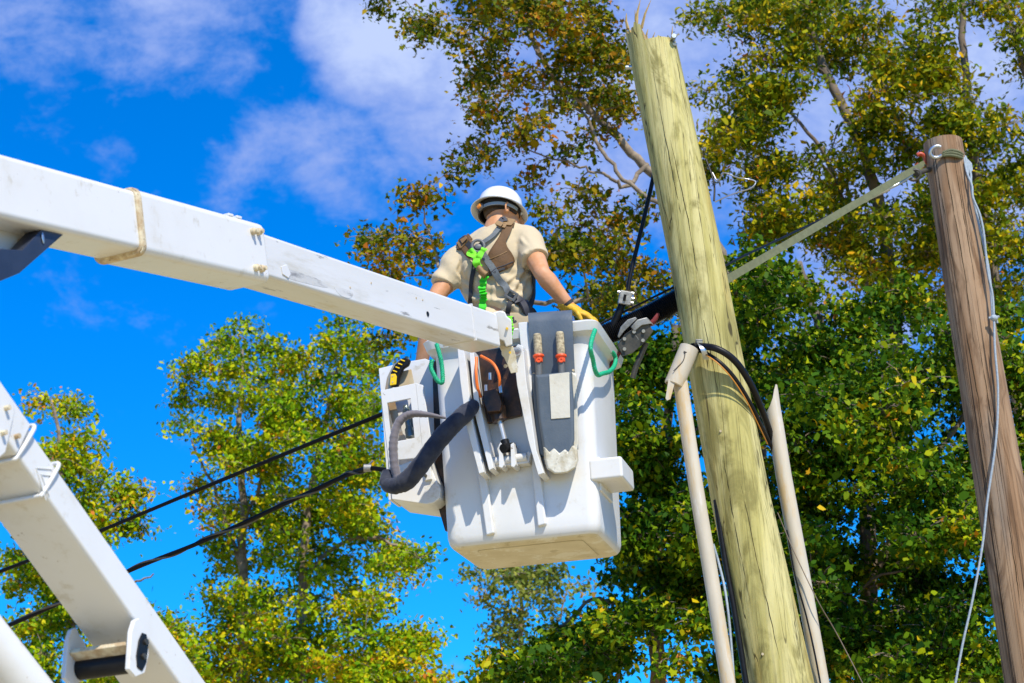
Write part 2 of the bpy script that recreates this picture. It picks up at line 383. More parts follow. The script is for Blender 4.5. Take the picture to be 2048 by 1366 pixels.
M['freshwood'] = mat('torn_fresh_wood', (.50, .35, .13), .85, var=(.30, .20, .07), vscale=40, vamt=.8, stretch=(3, 3, .5), bump=.6)

# ------------------------------------------------------------------ ground
gm = mat('dry_ground', (.56, .44, .22), .95, var=(.48, .38, .17), vscale=.4, vamt=.7, bump=.3, bscale=6)
g = MB(); g.add([(-900, -900, 0), (900, -900, 0), (900, 900, 0), (-900, 900, 0)], [(0, 1, 2, 3)])
tag(g.build('ground', gm, smooth=0), kind='structure')

# ------------------------------------------------------------------ bucket frame
YAW = R(-12.5)
BX = A(math.cos(YAW), math.sin(YAW), 0); BY = A(-math.sin(YAW), math.cos(YAW), 0); BZ = A(0, 0, 1)
tilt = R(0.8)      # small tilt in the front plane
BX, BZ = BX * math.cos(tilt) - BZ * math.sin(tilt), BZ * math.cos(tilt) + BX * math.sin(tilt)
BO = A(-.372, 9.10, 3.572); BW, BD, BH = .725, .60, 1.013
def B(x, y, z): return BO + BX * x + BY * y + BZ * z
def FP(px, py, k=0.0): return onplane(px, py, BO - BY * k, BY)     # pixel -> plane k metres in front of the bucket's front
def SP(px, py, k=0.0): return onplane(px, py, B(BW + k, 0, 0), BX)  # pixel -> plane of the right side
FRONT = -BY

lift = thing('aerial_lift', (-1.1, 5.6, 0.0), 'white aerial lift with telescoping boom, lower boom and fibreglass bucket', 'aerial lift')
# ---- tub
def rrect(x0, x1, y0, y1, z, r, n=6):
    out = []
    for cx, cy_, a0 in ((x1 - r, y1 - r, 0), (x0 + r, y1 - r, 90), (x0 + r, y0 + r, 180), (x1 - r, y0 + r, 270)):
        for a in np.linspace(a0, a0 + 90, n): out.append(B(cx + r * math.cos(R(a)), cy_ + r * math.sin(R(a)), z))
    return out
def tub_ring(z, off, r=.055):
    t = z / BH; fl = .022 * t
    return rrect(-fl - off, BW + fl + off, -off - .004 * t, BD + fl + off, z, r)
tb = MB()
rings = [tub_ring(0, -.06, .04), tub_ring(.0, -.036, .045), tub_ring(.007, -.018, .05), tub_ring(.022, -.006, .055), tub_ring(.05, 0)]
rings += [tub_ring(z, 0) for z in np.linspace(.1, BH - .068, 12)]
rings += [tub_ring(BH - .062, .004), tub_ring(BH - .05, .034), tub_ring(BH - .010, .046), tub_ring(BH, .036), tub_ring(BH, -.004), tub_ring(BH - .02, -.012)]
rings += [tub_ring(z, -.012) for z in np.linspace(BH - .1, .08, 5)] + [tub_ring(.05, -.05)]
n_r = len(rings[0]); tb.loft(rings, True)
tb.mi = [1 if (all(i < 3 * n_r for i in f)) else 0 for f in tb.f]
tub = tb.build('bucket', [M['white_frp'], M['scuffed']], lift, smooth=50)
tub['label'] = 'white fibreglass bucket the worker stands in'
# bottom raised pad
mb = MB(); mb.prism(rrect(.12, BW - .10, .10, BD - .10, .0005, .03), -BZ * .006)
mb.build('floor_pad', M['scuffed'], tub, bevel=.003)
def fplate(poly, k0, k1, name, mt, parent, bevel=.004, smooth=40):
    mb = MB(); pl = [FP(x, y, k1) for x, y in poly]; mb.prism(pl, BY * (k1 - k0)); return mb.build(name, mt, parent, bevel=bevel, smooth=smooth)
# ribs moulded on the front
fplate([(948, 900), (966, 900), (988, 1066), (972, 1071)], -.01, .026, 'rib', M['white_frp'], tub, .008)
fplate([(1057, 880), (1073, 878), (1092, 1048), (1075, 1053)], -.01, .026, 'rib', M['white_frp'], tub, .008)
# step box on the right side
mb = MB(); z1 = (FP(1212, 914) - BO) @ BZ; z0 = (FP(1212, 958) - BO) @ BZ
mb.box(B, BW - .03, BW + .128, .0, .30, z0, z1); mb.build('step', M['white_frp'], tub, bevel=.014, seg=3)
mb = MB(); mb.box(B, BW - .01, BW + .016, .05, .33, z0 - .04, z1 + .02); mb.build('step_mount', M['white_frp'], tub, bevel=.008)

# ---- upper boom, extension section
def beamframe(T0, T1, az_up=None):
    D = unit(T1 - T0); U = unit(A(0, 0, 1) - D * D[2]); S = np.cross(D, U)
    def fr(d, s, u): return T0 + D * d + S * s + U * u
    fr.D, fr.U, fr.S, fr.T0 = D, U, S, T0
    fr.px = lambda px, py, s=0.0: onplane(px, py, T0 + S * s, S)
    return fr
I = beamframe(P(525, 465, 7.052), P(1005, 630, 9.094))
M['boom_streak'] = mat('streaked_boom_paint', (.68, .68, .68), .35, var=(.60, .59, .55), vscale=5, vamt=.6, bump=.1, bscale=40, axes=(I.D, I.S, I.U, (7, 1, 1)),
                       dirt=[((.46, .42, .31), 7, (.52, .68), .6), ((.16, .15, .13), 22, (.60, .68), .75), ((.50, .42, .24), 12, (.57, .70), .6)])
mb = MB(); mb.box(I, -.5, 2.16, -.154, 0, -.159, 0)
def rpoly_(pts, n=4): return spline(list(pts) + [pts[0]], n)[:-1]
M['smudge'] = mat('rubbed_paint', (.67, .67, .67), .4, var=(.50, .49, .46), vscale=9, vamt=.8, axes=(I.D, I.S, I.U, (5, 1, 1)), dirt=[((.16, .15, .14), 14, (.50, .66), .85)])
ext = mb.build('extension_boom', M['boom_streak'], lift, bevel=.014, seg=3)
# hole, worn pads and seam on the side
mb = MB(); c = I.px(855, 628); mb.tube([c - I.S * .01, c + I.S * .003], .011, 12); mb.build('dark_hole_disc', M['black'], ext)  # black disc on the surface, drawn for the darkness inside an open hole
for (x, y) in ((832, 596), (845, 600), (700, 575), (742, 566)):
    mb = MB(); c = I.px(x, y); mb.tube([c, c + I.S * .0022], .004, 8); mb.build('rivet', M['rust'], ext)
mb = MB(); mb.framep([I(d, s, u) for d, s, u in ((1.86, .003, .003), (1.86, .003, -.162), (1.86, -.157, -.162), (1.86, -.157, .003))],
                     [I(d, s, u) for d, s, u in ((1.86, -.004, -.004), (1.86, -.004, -.155), (1.86, -.15, -.155), (1.86, -.15, -.004))], I.D * .012)
mb.build('joint_band', M['boom_worn'], ext)
for k_, pl in enumerate(([(562, 534), (600, 545), (640, 560), (655, 575), (610, 566), (575, 555)], [(668, 574), (690, 578), (706, 586), (700, 596), (680, 590)])):
    mb = MB(); mb.prism([I.px(x, y, .0006) for x, y in rpoly_(pl)], -I.S * .003); mb.build('scuff_mark', M['smudge'], ext)
# raised wear pad on the side near the sleeve
mb = MB(); mb.prism([I.px(x, y, .004) for x, y in ((563, 533), (574, 529), (582, 548), (578, 556), (566, 548))], -I.S * .006)
mb.build('wear_pad', M['boom_worn'], ext, bevel=.001)
# ---- outer sleeve and base section
D_ = A(math.cos(R(10.0)) * math.sin(R(23)), math.cos(R(10.0)) * math.cos(R(23)), math.sin(R(10.0)))
Oe = P(506, 440, 6.93)
O = beamframe(Oe - D_ * 3.0, Oe)     # d = 3 at the open end
dcol = (O.px(278, 440) - O.T0) @ O.D
mb = MB(); mb.box(O, dcol, 3.085, -.178, 0, -.212, 0)
slv = mb.build('boom_sleeve', M['white'], lift, bevel=.026, seg=4)
mb = MB(); mb.box(O, -.6, dcol + .1, -.172, -.006, -.200, -.007)
bas = mb.build('boom_base', M['white'], lift, bevel=.02, seg=3)
def orr(d, g, r=.03, n=6):
    out = []
    for cx, cu, a0 in ((0 + g - r, 0 + g - r, 0), (-.178 - g + r, 0 + g - r, 90), (-.178 - g + r, -.212 - g + r, 180), (0 + g - r, -.212 - g + r, 270)):
        for a in np.linspace(a0, a0 + 90, n): out.append(O(d, cx + r * math.cos(R(a)), cu + r * math.sin(R(a))))
    return out
mb = MB(); mb.loft([orr(dcol - .004, -.012), orr(dcol - .003, .001), orr(dcol + .004, .0045), orr(dcol + .020, .0045), orr(dcol + .028, .001), orr(dcol + .03, -.012)], False)
mb.build('weld_collar', M['rust'], slv, bevel=.006, smooth=60)
for (x, y) in ((504, 463), (515, 464), (510, 536), (521, 538)):
    c = O.px(x, y); mb = MB()
    mb.lathe(c, O.S, [(.0, -.004), (.013, -.004), (.013, .012), (.008, .016), (.008, .024), (.0, .025)], 10)
    mb.build('bolt', M['rust'], slv)
for (x) in (470, 486):
    c = O((O.px(x, 440) - O.T0) @ O.D, -.03, 0); mb = MB(); mb.box(lambda a, b_, c_: c + O.D * a + O.S * b_ + O.U * c_, -.018, .014, -.02, .02, -.003, .007)
    mb.build('lug', M['white'], slv, bevel=.003)
# bracket hanging below the base section at the left edge
nb = O.S; kk = -.03
mb = MB(); mb.prism([O.px(x, y, kk) for x, y in ((-90, 470), (-90, 600), (40, 546), (131, 466), (84, 458), (45, 500), (3, 497), (-20, 520))], -O.S * .06)
mb.build('hanger_bracket', M['navy'], bas, bevel=.003)
mb = MB(); mb.prism([O.px(x, y, kk - .075) for x, y in ((-80, 430), (90, 466), (84, 478), (44, 506), (-80, 520))], -O.S * .015)
mb.build('hanger_plate', M['white'], bas, bevel=.003)
c = O.px(40, 484, kk - .072); mb = MB(); mb.tube([c - O.S * .005, c + O.S * .015], .01, 8); mb.build('bolt', M['rust'], bas)
c = O.px(86, 476, kk + .003); mb = MB(); mb.ellipsoid(c, (O.D * .006, O.U * .018, O.S * .003), 10); mb.build('slot_rim', M['steel'], bas)

# ---- tip yoke between boom and bucket
TIPN = unit(-FW)
tipP = I(2.16, 0, 0)
Zt = (tipP - CAM) @ FW
def TP(px, py, dz=0.0): return P(px, py, Zt + dz)
mb = MB()
mb.prism([TP(x, y) for x, y in ((979, 628), (1000, 621), (1010, 624), (1014, 633), (1023, 640), (1025, 690), (1012, 694), (1007, 682), (986, 676))], FW * .16)
yoke = mb.build('tip_yoke', M['white'], lift, bevel=.006, seg=3)
mb = MB(); mb.prism([TP(x, y, .05) for x, y in ((990, 675), (1008, 682), (1012, 694), (1026, 692), (1032, 712), (1036, 744), (1022, 747), (1004, 705))], FW * .05)
mb.build('yoke_leg', M['scuffed'], yoke, bevel=.003)
mb = MB(); mb.tube([TP(1012, 706, .06), B(.42, .0, (FP(1012, 706) - BO) @ BZ)], .022, 14); mb.build('pivot_shaft', M['steel'], yoke)
for (x, y) in ((1014, 657), (1020, 705)):
    c = TP(x, y); mb = MB(); mb.tube([c - FW * .012, c + FW * .02], .006, 10); mb.build('bolt', M['yellowbolt'] , yoke)
for (x, y) in ((1000, 694), (1005, 732)):
    c = TP(x + 6, y, .05); mb = MB(); mb.tube([c - FW * .006, c + FW * .02], .009, 10); mb.build('bolt', M['rust'], yoke)
# mounting uprights on the bucket front
mb = MB(); mb.prism([FP(x, y, .14) for x, y in ((914, 690), (926, 690), (934, 740), (944, 840), (968, 944), (958, 948), (932, 850), (920, 760))], BY * .15); mb.build('mount_upright', M['white'], lift, bevel=.003)
mb = MB(); mb.prism([FP(x, y, .12) for x, y in ((938, 700), (947, 700), (958, 800), (987, 936), (978, 941), (950, 830))], BY * .13); mb.build('mount_upright', M['white'], lift, bevel=.003)
mb = MB(); mb.prism([FP(x, y, .13) for x, y in ((1026, 700), (1036, 688), (1046, 692), (1052, 760), (1072, 900), (1088, 946), (1076, 950), (1056, 880), (1034, 770))], BY * .14); mb.build('mount_upright', M['white'], lift, bevel=.003)
mb = MB(); mb.prism([FP(x, y, .05) for x, y in ((1036, 645), (1056, 643), (1062, 700), (1066, 860), (1088, 946), (1082, 948), (1056, 860), (1044, 720))], BY * .06); mb.build('mount_upright', M['white_frp'], lift, bevel=.004)
mb = MB(); mb.prism([FP(x, y, .03) for x, y in ((940, 705), (1034, 690), (1042, 830), (958, 850))], BY * .028); mb.build('recess_shade_plate', M['blackmetal_and_shade'], lift, bevel=.003)  # added dark plate standing in for the shade between the uprights
# cross tube with clevis
a, b = FP(976, 924, .06), FP(1054, 914, .06)
mb = MB(); mb.tube([a, b], .020, 16); xt = mb.build('cross_tube', M['white'], lift, smooth=40)
mb = MB(); mb.prism([FP(x, y, .062) for x, y in ((972, 900), (985, 935), (1057, 926), (1062, 905), (1056, 902), (1050, 912), (985, 922), (980, 898))], BY * .06); mb.build('tube_saddle', M['white'], xt, bevel=.003)
for dx in (0, 24):
    mb = MB(); mb.prism([FP(x + dx, y - dx * .06, .10) for x, y in ((997, 890), (1003, 886), (1008, 930), (1004, 936), (998, 934))], BY * .09); mb.build('clevis_plate', M['white'], xt, bevel=.002)
# levelling cylinder: valve block, barrel, rod, rod end
mb = MB(); mb.prism([FP(x, y, .13) for x, y in ((966, 782), (994, 777), (1003, 806), (1000, 822), (975, 824), (968, 806))], BY * .08)
cyl = mb.build('valve_block', M['blackmetal_and_shade'], lift, bevel=.004)
mb = MB(); mb.tube([FP(985, 800, .07), FP(999, 842, .07)], .034, 18); mb.build('cylinder_barrel', M['blackmetal_and_shade'], cyl)
mb = MB(); mb.tube([FP(998, 838, .07), FP(1010, 885, .07)], .013, 14); mb.build('cylinder_rod', M['chrome'], cyl)
mb = MB(); mb.tube([FP(1009, 880, .07), FP(1012, 892, .07)], .02, 12); mb.tube([FP(1006, 897, .11), FP(1026, 894, .045)], .022, 14); mb.build('rod_end', M['black'], cyl)
for x, y in ((972, 776), (980, 752)):
    mb = MB(); mb.tube([FP(x, y + 8, .09), FP(x, y - 6, .09)], .008, 8); mb.build('fitting', M['steel'], cyl)
def tubes(pts, rad, name, mt, parent=None, n=10, sub=8, **kw):
    p, r_ = splr(pts, [rad] * len(pts) if np.isscalar(rad) else rad, sub)
    mb = MB(); mb.tube(p, r_, n); return mb.build(name, mt, parent, smooth=60, **kw)
tubes([FP(962, 712, .10), FP(985, 726, .14), FP(997, 748, .15), FP(1000, 775, .13)], .0072, 'hose', M['orange'], cyl)
tubes([FP(953, 715, .10), FP(952, 745, .13), FP(955, 775, .12), FP(962, 795, .1)], .0072, 'hose', M['orange'], cyl)
tubes([FP(1000, 770, .13), FP(1002, 786, .13)], .009, 'hose_fitting', M['steel'], cyl)
tubes([FP(945, 712, .06), FP(948, 770, .08), FP(960, 830, .08)], .009, 'hose', M['black'], cyl)

# ---- side tool bin on the bucket's left
bin_ = MB(); bin_.prism([FP(x, y, -.17) for x, y in ((757, 737), (800, 726), (850, 717), (862, 722), (868, 738), (871, 800), (880, 985), (782, 1000))], BY * .012)
bino = bin_.build('tool_bin', M['white'], lift, bevel=.003)
mb = MB(); mb.framep([FP(x, y, .0) for x, y in ((761, 781), (831, 766), (846, 915), (777, 922))], [FP(x, y, .0) for x, y in ((774, 806), (821, 797), (829, 876), (783, 884))], BY * .012)
mb.build('front_panel', M['white'], bino, bevel=.003)
mb = MB(); mb.prism([FP(x, y, 0) for x, y in ((831, 766), (846, 770), (866, 905), (846, 915))], BY * .012); mb.build('cheek_panel', M['white'], bino, bevel=.003)
mb = MB(); mb.prism([FP(x, y, -.005) for x, y in ((761, 781), (766, 781), (783, 1000), (777, 1000))], BY * .16); mb.build('side_panel', M['white'], bino, bevel=.003)
mb = MB(); mb.prism([FP(x, y, .004) for x, y in ((776, 918), (800, 930), (845, 912), (855, 915), (868, 950), (881, 978), (879, 996), (868, 1006), (852, 1009), (783, 999))], BY * .30)
mb.build('bin_base', M['white'], bino, bevel=.006, seg=3)
mb = MB(); mb.prism([FP(x, y, -.02) for x, y in ((850, 905), (862, 902), (868, 962), (853, 965))], -BY * .04); mb.build('latch_plate', M['white'], bino, bevel=.003)
mb = MB(); c = FP(853, 953, .006); mb.tube([c - BY * .05, c], .008, 10); mb.build('bolt', M['gunmetal'], bino)
mb = MB(); mb.prism([FP(x, y, -.10) for x, y in ((796, 758), (806, 742), (822, 738), (828, 770), (796, 778))], BY * .01); mb.build('board', M['tanpanel'], bino, bevel=.002)
mb = MB(); mb.prism([FP(x, y, -.12) for x, y in ((864, 722), (878, 722), (890, 800), (902, 1050), (890, 1062), (872, 1000))], BY * .03); mb.build('bin_gap_shade', M['blackmetal_and_shade'], bino, bevel=.003)  # dark strip put in for the shadow between bin and bucket
# ---- hose sleeve
SL = [(948, 812, .10, .036), (925, 832, .17, .042), (885, 872, .20, .044), (845, 925, .21, .043), (815, 960, .19, .044), (789, 972, .17, .038), (774, 966, .15, .034), (776, 945, .13, .03)]
p, r_ = splr([FP(x, y, k) for x, y, k, _ in SL], [q[3] for q in SL], 10)
r_ = r_ * (1 + .035 * np.sin(np.arange(len(r_)) * .8 + 1.5 * np.sin(np.arange(len(r_)) * .23)) + rng.normal(0, .022, len(r_)))
mb = MB(); mb.tube(p, r_, 18); slo = mb.build('hose_sleeve', M['sleeve'], lift, smooth=70)
SL = [(797, 968, .14, .030), (789, 930, .15, .031), (787, 885, .16, .030), (797, 846, .16, .029), (820, 829, .15, .026), (852, 829, .14, .020), (892, 836, .12, .008)]
p, r_ = splr([FP(x, y, k) for x, y, k, _ in SL], [q[3] for q in SL], 10)
r_ = r_ * (1 + .06 * np.sin(np.arange(len(r_)) * 2.3) + rng.normal(0, .03, len(r_)))
mb = MB(); mb.tube(p, r_, 14, flat=.7); mb.build('sleeve_loop', M['greysleeve'], slo, smooth=70)
# ---- lower boom
Lw = beamframe(P(30, 815, 5.134), P(415, 1366, 5.787))
LH, LW_ = .100, .183
mb = MB(); mb.box(Lw, -.9, 2.2, -LW_, 0, -LH, 0)
low = mb.build('lower_boom', M['white'], lift, bevel=.012, seg=3)
d1 = (Lw.px(60, 858) - Lw.T0) @ Lw.D; d2 = (Lw.px(113, 928) - Lw.T0) @ Lw.D; d0 = (Lw.px(28, 820) - Lw.T0) @ Lw.D
def hoop(d, r, name):
    q = [Lw(d, s, u) for s, u in ((-.02, r), (r - .004, r - .002), (r, -.02), (r - .012, -LH + .0), (-.02, -LH - r), (-LW_ + .02, -LH - r), (-LW_ - r, -LH + .01), (-LW_ - r, -.01), (-LW_ + .02, r), (-.02, r))]
    mb = MB(); mb.tube(spline(q, 4), .006, 8); return mb.build(name, M['white'], low, smooth=60)
hoop(d1, .012, 'hoop'); hoop(d2, .009, 'hoop')
mb = MB(); mb.box(Lw, -.9, d1 - .004, -LW_ - .008, .008, -LH - .008, .008); mb.build('boom_sleeve', M['white'], low, bevel=.012, seg=3)
mb = MB(); mb.prism([Lw.px(x, y, .020) for x, y in ((-60, 690), (0, 768), (28, 808), (30, 826), (12, 905), (0, 916), (-60, 960))], -Lw.S * .012); mb.build('side_plate', M['white'], low, bevel=.004)
for x, y, s in ((12, 816, .022), (5, 866, .022), (32, 873, .010)):
    c = Lw.px(x, y, s); mb = MB(); mb.tube([c - Lw.S * .004, c + Lw.S * .012], .007, 8); mb.build('bolt', M['rust'], low)
# chevron weld beads
for pl in ([(103, 938), (72, 936), (92, 1000)], [(110, 952), (82, 949), (98, 990)]):
    mb = MB(); mb.tube([Lw.px(x, y, .001) for x, y in pl], .0022, 6); mb.build('weld_bead', M['white'], low)
# pivot bracket
mb = MB(); mb.prism([Lw.px(x, y, .016) for x, y in ((258, 1338), (263, 1262), (270, 1240), (279, 1236), (286, 1252), (297, 1268), (298, 1310), (290, 1346), (272, 1354))], -Lw.S * .014)
ear = mb.build('pivot_ear', M['white'], low, bevel=.003)
mb = MB(); mb.prism([Lw.px(x, y, .020) for x, y in ((276, 1335), (274, 1312), (279, 1280), (286, 1265), (294, 1268), (298, 1290), (294, 1325), (286, 1342))], -Lw.S * .006); mb.build('pivot_cap', M['black'], ear, bevel=.004)
for x, y in ((291, 1284), (287, 1313)):
    c = Lw.px(x, y, .02); mb = MB(); mb.tube([c, c + Lw.S * .006], .0085, 10); mb.build('bolt', M['gunmetal'], ear)
mb = MB(); mb.prism([Lw.px(x, y, .016) - Lw.S * (LW_ + .02) for x, y in ((258, 1338), (263, 1262), (270, 1240), (279, 1236), (286, 1252), (297, 1268), (298, 1310), (290, 1346), (272, 1354))], -Lw.S * .014); mb.build('pivot_ear', M['white'], low, bevel=.003)
c = Lw.px(277, 1322, 0); mb = MB(); mb.tube([c, c - Lw.S * (LW_ + .01)], .031, 20); mb.build('pivot_roller', M['black'], low)
c = Lw.px(270, 1288, 0); fr = lambda a_, b_, c_: c + Lw.D * a_ + Lw.S * b_ + Lw.U * c_
mb = MB(); mb.box(fr, -.028, .016, -LW_ - .005, -.002, -.026, -.012); mb.build('bracket_plate', M['rust'], low, bevel=.002)
# lift cylinder below the lower boom
mb = MB(); mb.tube([P(-260, 985, 5.0), P(-43, 1269, 5.15), P(62, 1400, 5.28), P(300, 1700, 5.5)], .072, 28); mb.build('lift_cylinder', M['white'], lift)

print('tub TFL', proj(B(0, 0, BH)), 'TFR', proj(B(BW, 0, BH)), 'TBR', proj(B(BW, BD, BH)), 'rim .2', proj(B(BW + .04, .2, BH)), 'rimL', proj(B(-.03, .2, BH)))

# ------------------------------------------------------------------ things hung on the bucket
hol = thing('tool_holster', FP(1105, 780, .02), 'slate vinyl tool holster with cream patch and cracked white toe, hung on the bucket rim', 'holster')
# apron: sheet that drops down the front and hooks over the rim
mb = MB()
cols = 8; rows = []
for (yl, yr, k) in ((626, 620, .0), (631, 626, .056), (645, 641, .066), (680, 677, .060), (740, 738, .046), (800, 800, .036), (860, 858, .034), (905, 898, .032)):
    xl = 1056 + (yl - 630) * .055; xr = 1144 + (yr - 630) * .045
    rows.append([FP(xl + (xr - xl) * t, yl + (yr - yl) * t, k + .004 * math.sin(t * 9 + yl * .02)) for t in np.linspace(0, 1, cols)])
back = [[p + BY * .008 for p in r_] for r_ in rows]
V = [p for r_ in rows for p in r_] + [p for r_ in back for p in r_]; nn_ = len(rows) * cols; F = []
for i in range(len(rows) - 1):
    for j in range(cols - 1):
        a = i * cols + j; F += [(a, a + 1, a + cols + 1, a + cols), (a + nn_, a + cols + nn_, a + cols + 1 + nn_, a + 1 + nn_)]
for i in range(len(rows) - 1):
    for j in (0, cols - 1): a = i * cols + j; F.append((a, a + cols, a + cols + nn_, a + nn_))
for j in range(cols - 1):
    for i in (0, len(rows) - 1): a = i * cols + j; F.append((a, a + 1, a + 1 + nn_, a + nn_))
mb.add(V, F); apr = mb.build('apron', M['holster'], hol, smooth=50)
def pocket(name, outl, k0, k1, mt, bulge=.0, parent=hol, bev=.01):
    c = np.mean(np.array(outl, float), 0)
    r0 = [FP(x, y, k0) for x, y in outl]
    r1 = [FP(x, y, k1 - .012) for x, y in outl]
    r2 = [FP(c[0] + (x - c[0]) * .9, c[1] + (y - c[1]) * .96, k1) for x, y in outl]
    mb = MB(); mb.loft([r0, r1, r2], True); return mb.build(name, mt, parent, bevel=bev, seg=3, smooth=60)
pocket('pocket', [(1070, 750), (1100, 747), (1143, 743), (1148, 800), (1149, 880), (1140, 915), (1100, 918), (1086, 895), (1076, 830)], .03, .105, M['holster'])
pocket('pocket_flank', [(1063, 745), (1074, 745), (1086, 880), (1090, 915), (1082, 912), (1072, 880)], .03, .06, M['holster'], bev=.004)
pocket('pocket_flank', [(1143, 742), (1153, 748), (1157, 880), (1154, 905), (1147, 905)], .03, .06, M['patch'], bev=.004)
mb = MB(); mb.prism([FP(x, y, .110) for x, y in ((1098, 749), (1138, 744), (1140, 835), (1102, 838))], BY * .012); mb.build('patch', M['patch'], hol, bevel=.002)
toe = pocket('toe', [(1087, 893), (1098, 905), (1108, 896), (1119, 907), (1130, 898), (1137, 905), (1146, 890), (1155, 898), (1157, 920), (1152, 936), (1135, 946), (1110, 948), (1094, 938), (1088, 918)], .02, .118, M['wornwhite'], bev=.006)
toe['label'] = 'cracked white toe of the holster'
for x, y in ((1068, 748), (1147, 741)):
    mb = MB(); c = FP(x, y, .05); mb.tube([c, c - BY * .006], .006, 8); mb.build('rivet', M['rust'], hol)
for i, (x, y0, y1, lab) in enumerate(((1075, 668, 712, 'tan grip tool with orange collar, left one in the holster'), (1120, 664, 712, 'tan grip tool with orange collar, right one in the holster'))):
    t = thing('lineman_tool', FP(x, 800, .07), lab, 'hand tool', 'tools in the holster')
    a, b = FP(x - 1, y0, .075), FP(x + 2, y1, .075)
    mb = MB(); mb.tube([a, a + (b - a) * .08, a + (b - a) * .9, b], [.017, .0195, .0195, .018], 14); mb.build('grip', M['cork'], t, bevel=.003)
    mb = MB(); mb.lathe(FP(x + 2, y1, .075), unit(b - a), [(.012, -.004), (.026, -.004), (.027, .004), (.020, .008), (.018, .03), (.012, .03)], 16); col_ = mb.build('collar', M['redorange'], t)
    mb = MB(); c = FP(x + 2.5, y1 + 8, .092); mb.lathe(c, FRONT, [(.006, -.01), (.012, -.01), (.012, .004), (.006, .004), (.006, -.01)], 14); mb.build('ring', M['redorange'], col_)
    mb = MB(); mb.tube([FP(x + 2, y1 + 6, .075), FP(x + 4, y1 + 70, .07)], .016, 12); mb.build('shaft', M['greyplastic'], t)
mb = MB(); mb.prism([FP(x, y, .05) for x, y in ((1066, 685), (1070, 683), (1080, 740), (1075, 742))], BY * .015); tag(mb.build('steel_rasp', M['gunmetal'], loc=FP(1072, 740, .05)), 'thin black bar beside the left grip in the holster', 'hand tool')

def twist(p, rad, k=3, lay=3.2):
    L_ = np.r_[0, np.cumsum(np.linalg.norm(np.diff(p, axis=0), axis=1))]; m_ = max(8, int(L_[-1] / (rad * lay) * 7))
    tt = np.linspace(0, L_[-1], m_); q = np.c_[[np.interp(tt, L_, p[:, i]) for i in range(3)]].T; mb = MB(); a = UP.copy(); A_, B_ = [], []
    for i in range(m_):
        t = unit(q[min(i + 1, m_ - 1)] - q[max(i - 1, 0)]); a = unit(a - t * (a @ t)); A_.append(a); B_.append(np.cross(t, a))
    for j in range(k):
        mb.tube([q[i] + (A_[i] * math.cos(2 * math.pi * (j / k + i / 7)) + B_[i] * math.sin(2 * math.pi * (j / k + i / 7))) * rad * .5 for i in range(m_)], rad * .62, 6)
    return mb
def rope_thing(name, pts, rad, label, mt, n=8, cat='rope', flat=1.0, sub=8, group=None):
    p = spline(pts, sub); mb = MB()
    if cat == 'rope': mb = twist(p, rad)
    else: mb.tube(p, rad, n, flat=flat)
    return tag(mb.build(name, mt, smooth=60, loc=p[0]), label, cat, group)
rope_thing('rope_loop', [SP(1190, 660, .05), SP(1184, 678, .055), SP(1181, 698, .055), SP(1186, 720, .05), SP(1190, 740, .05), SP(1196, 750, .05), SP(1205, 747, .055), SP(1219, 743, .06), SP(1229, 731, .06), SP(1231, 717, .06), SP(1226, 706, .055), SP(1219, 702, .045)], .0105,
           'teal green rope loop hanging from the bucket rim under the right glove', M['rope'], 10)
rope_thing('rope_loop', [FP(873, 688, .06), FP(880, 712, .06), FP(884, 735, .05), FP(885, 764, .05), FP(876, 762, .055), FP(868, 750, .06), FP(862, 735, .06), FP(864, 720, .06)], [.0105] * 1 and .0105,
           'teal green rope loop on the left rim beside the tool bin', M['rope'], 10)
# hand saw in the bin
saw = thing('hand_saw', FP(800, 775, -.06), 'hand saw with black and yellow handle standing in the tool bin', 'saw')
mb = MB(); mb.prism([FP(x, y, -.05) for x, y in ((779, 772), (781, 745), (790, 728), (804, 716), (812, 714), (820, 719), (816, 730), (806, 736), (799, 752), (795, 773))], BY * .028); hd = mb.build('handle', M['black'], saw, bevel=.007, seg=3)
mb = MB(); mb.prism([FP(x, y, -.044) for x, y in ((779, 771), (781, 748), (790, 747), (793, 752), (792, 769))], BY * .012); mb.build('handle_plate', M['yellow'], saw, bevel=.003)
for q in range(4):
    x, y = 786 + q * 5.2, 741 - q * 7.2
    mb = MB(); mb.tube([FP(x, y, -.046), FP(x + 8, y + 3, -.046)], .003, 6); mb.build('grip_stripe', M['yellow'], hd)
for x, y in ((785, 752), (785, 764)):
    mb = MB(); c = FP(x, y, -.042); mb.tube([c, c + BY * .004], .004, 8); mb.build('rivet', M['rust'], hd)
mb = MB(); mb.prism([FP(x, y, -.07) for x, y in ((770, 778), (774, 755), (786, 730), (800, 720), (796, 735), (784, 778), (806, 870), (790, 872))], BY * .004); mb.build('blade', M['saw'], saw)
mb = MB(); mb.lathe(FP(812, 815, -.09), unit(FP(812, 815, -.09) - FP(822, 870, -.09)), [(0, .01), (.012, .01), (.014, -.002), (.018, -.012), (.024, -.03), (.026, -.06), (.018, -.064), (.019, -.10), (.026, -.11), (.026, -.15), (.0, -.15)], 16)
tag(mb.build('bottle', M['glassgrey'], loc=FP(818, 880, -.09)), 'grey green spray bottle seen through the bin window', 'bottle')

# ------------------------------------------------------------------ the worker
PY_ = 9.36
per = thing('person', B(BW * .52, BD * .5, .06), 'worker seen from behind in white hard hat, cream shirt and brown harness', 'person')
S_ = lambda px, py, dy=0.0: at(px, py, PY_ + dy)
foot_z = B(BW * .5, BD * .5, .06)[2]
hipc = S_(1012, 668)
def ellring(c, hx, hy, tilt=0.0, lean=0.0, n=22):
    X = A(math.cos(tilt), 0, math.sin(tilt)); Y = A(0, math.cos(lean), math.sin(lean))
    return [c + X * hx * math.cos(t) + Y * hy * math.sin(t) for t in np.linspace(0, 2 * math.pi, n, endpoint=False)]
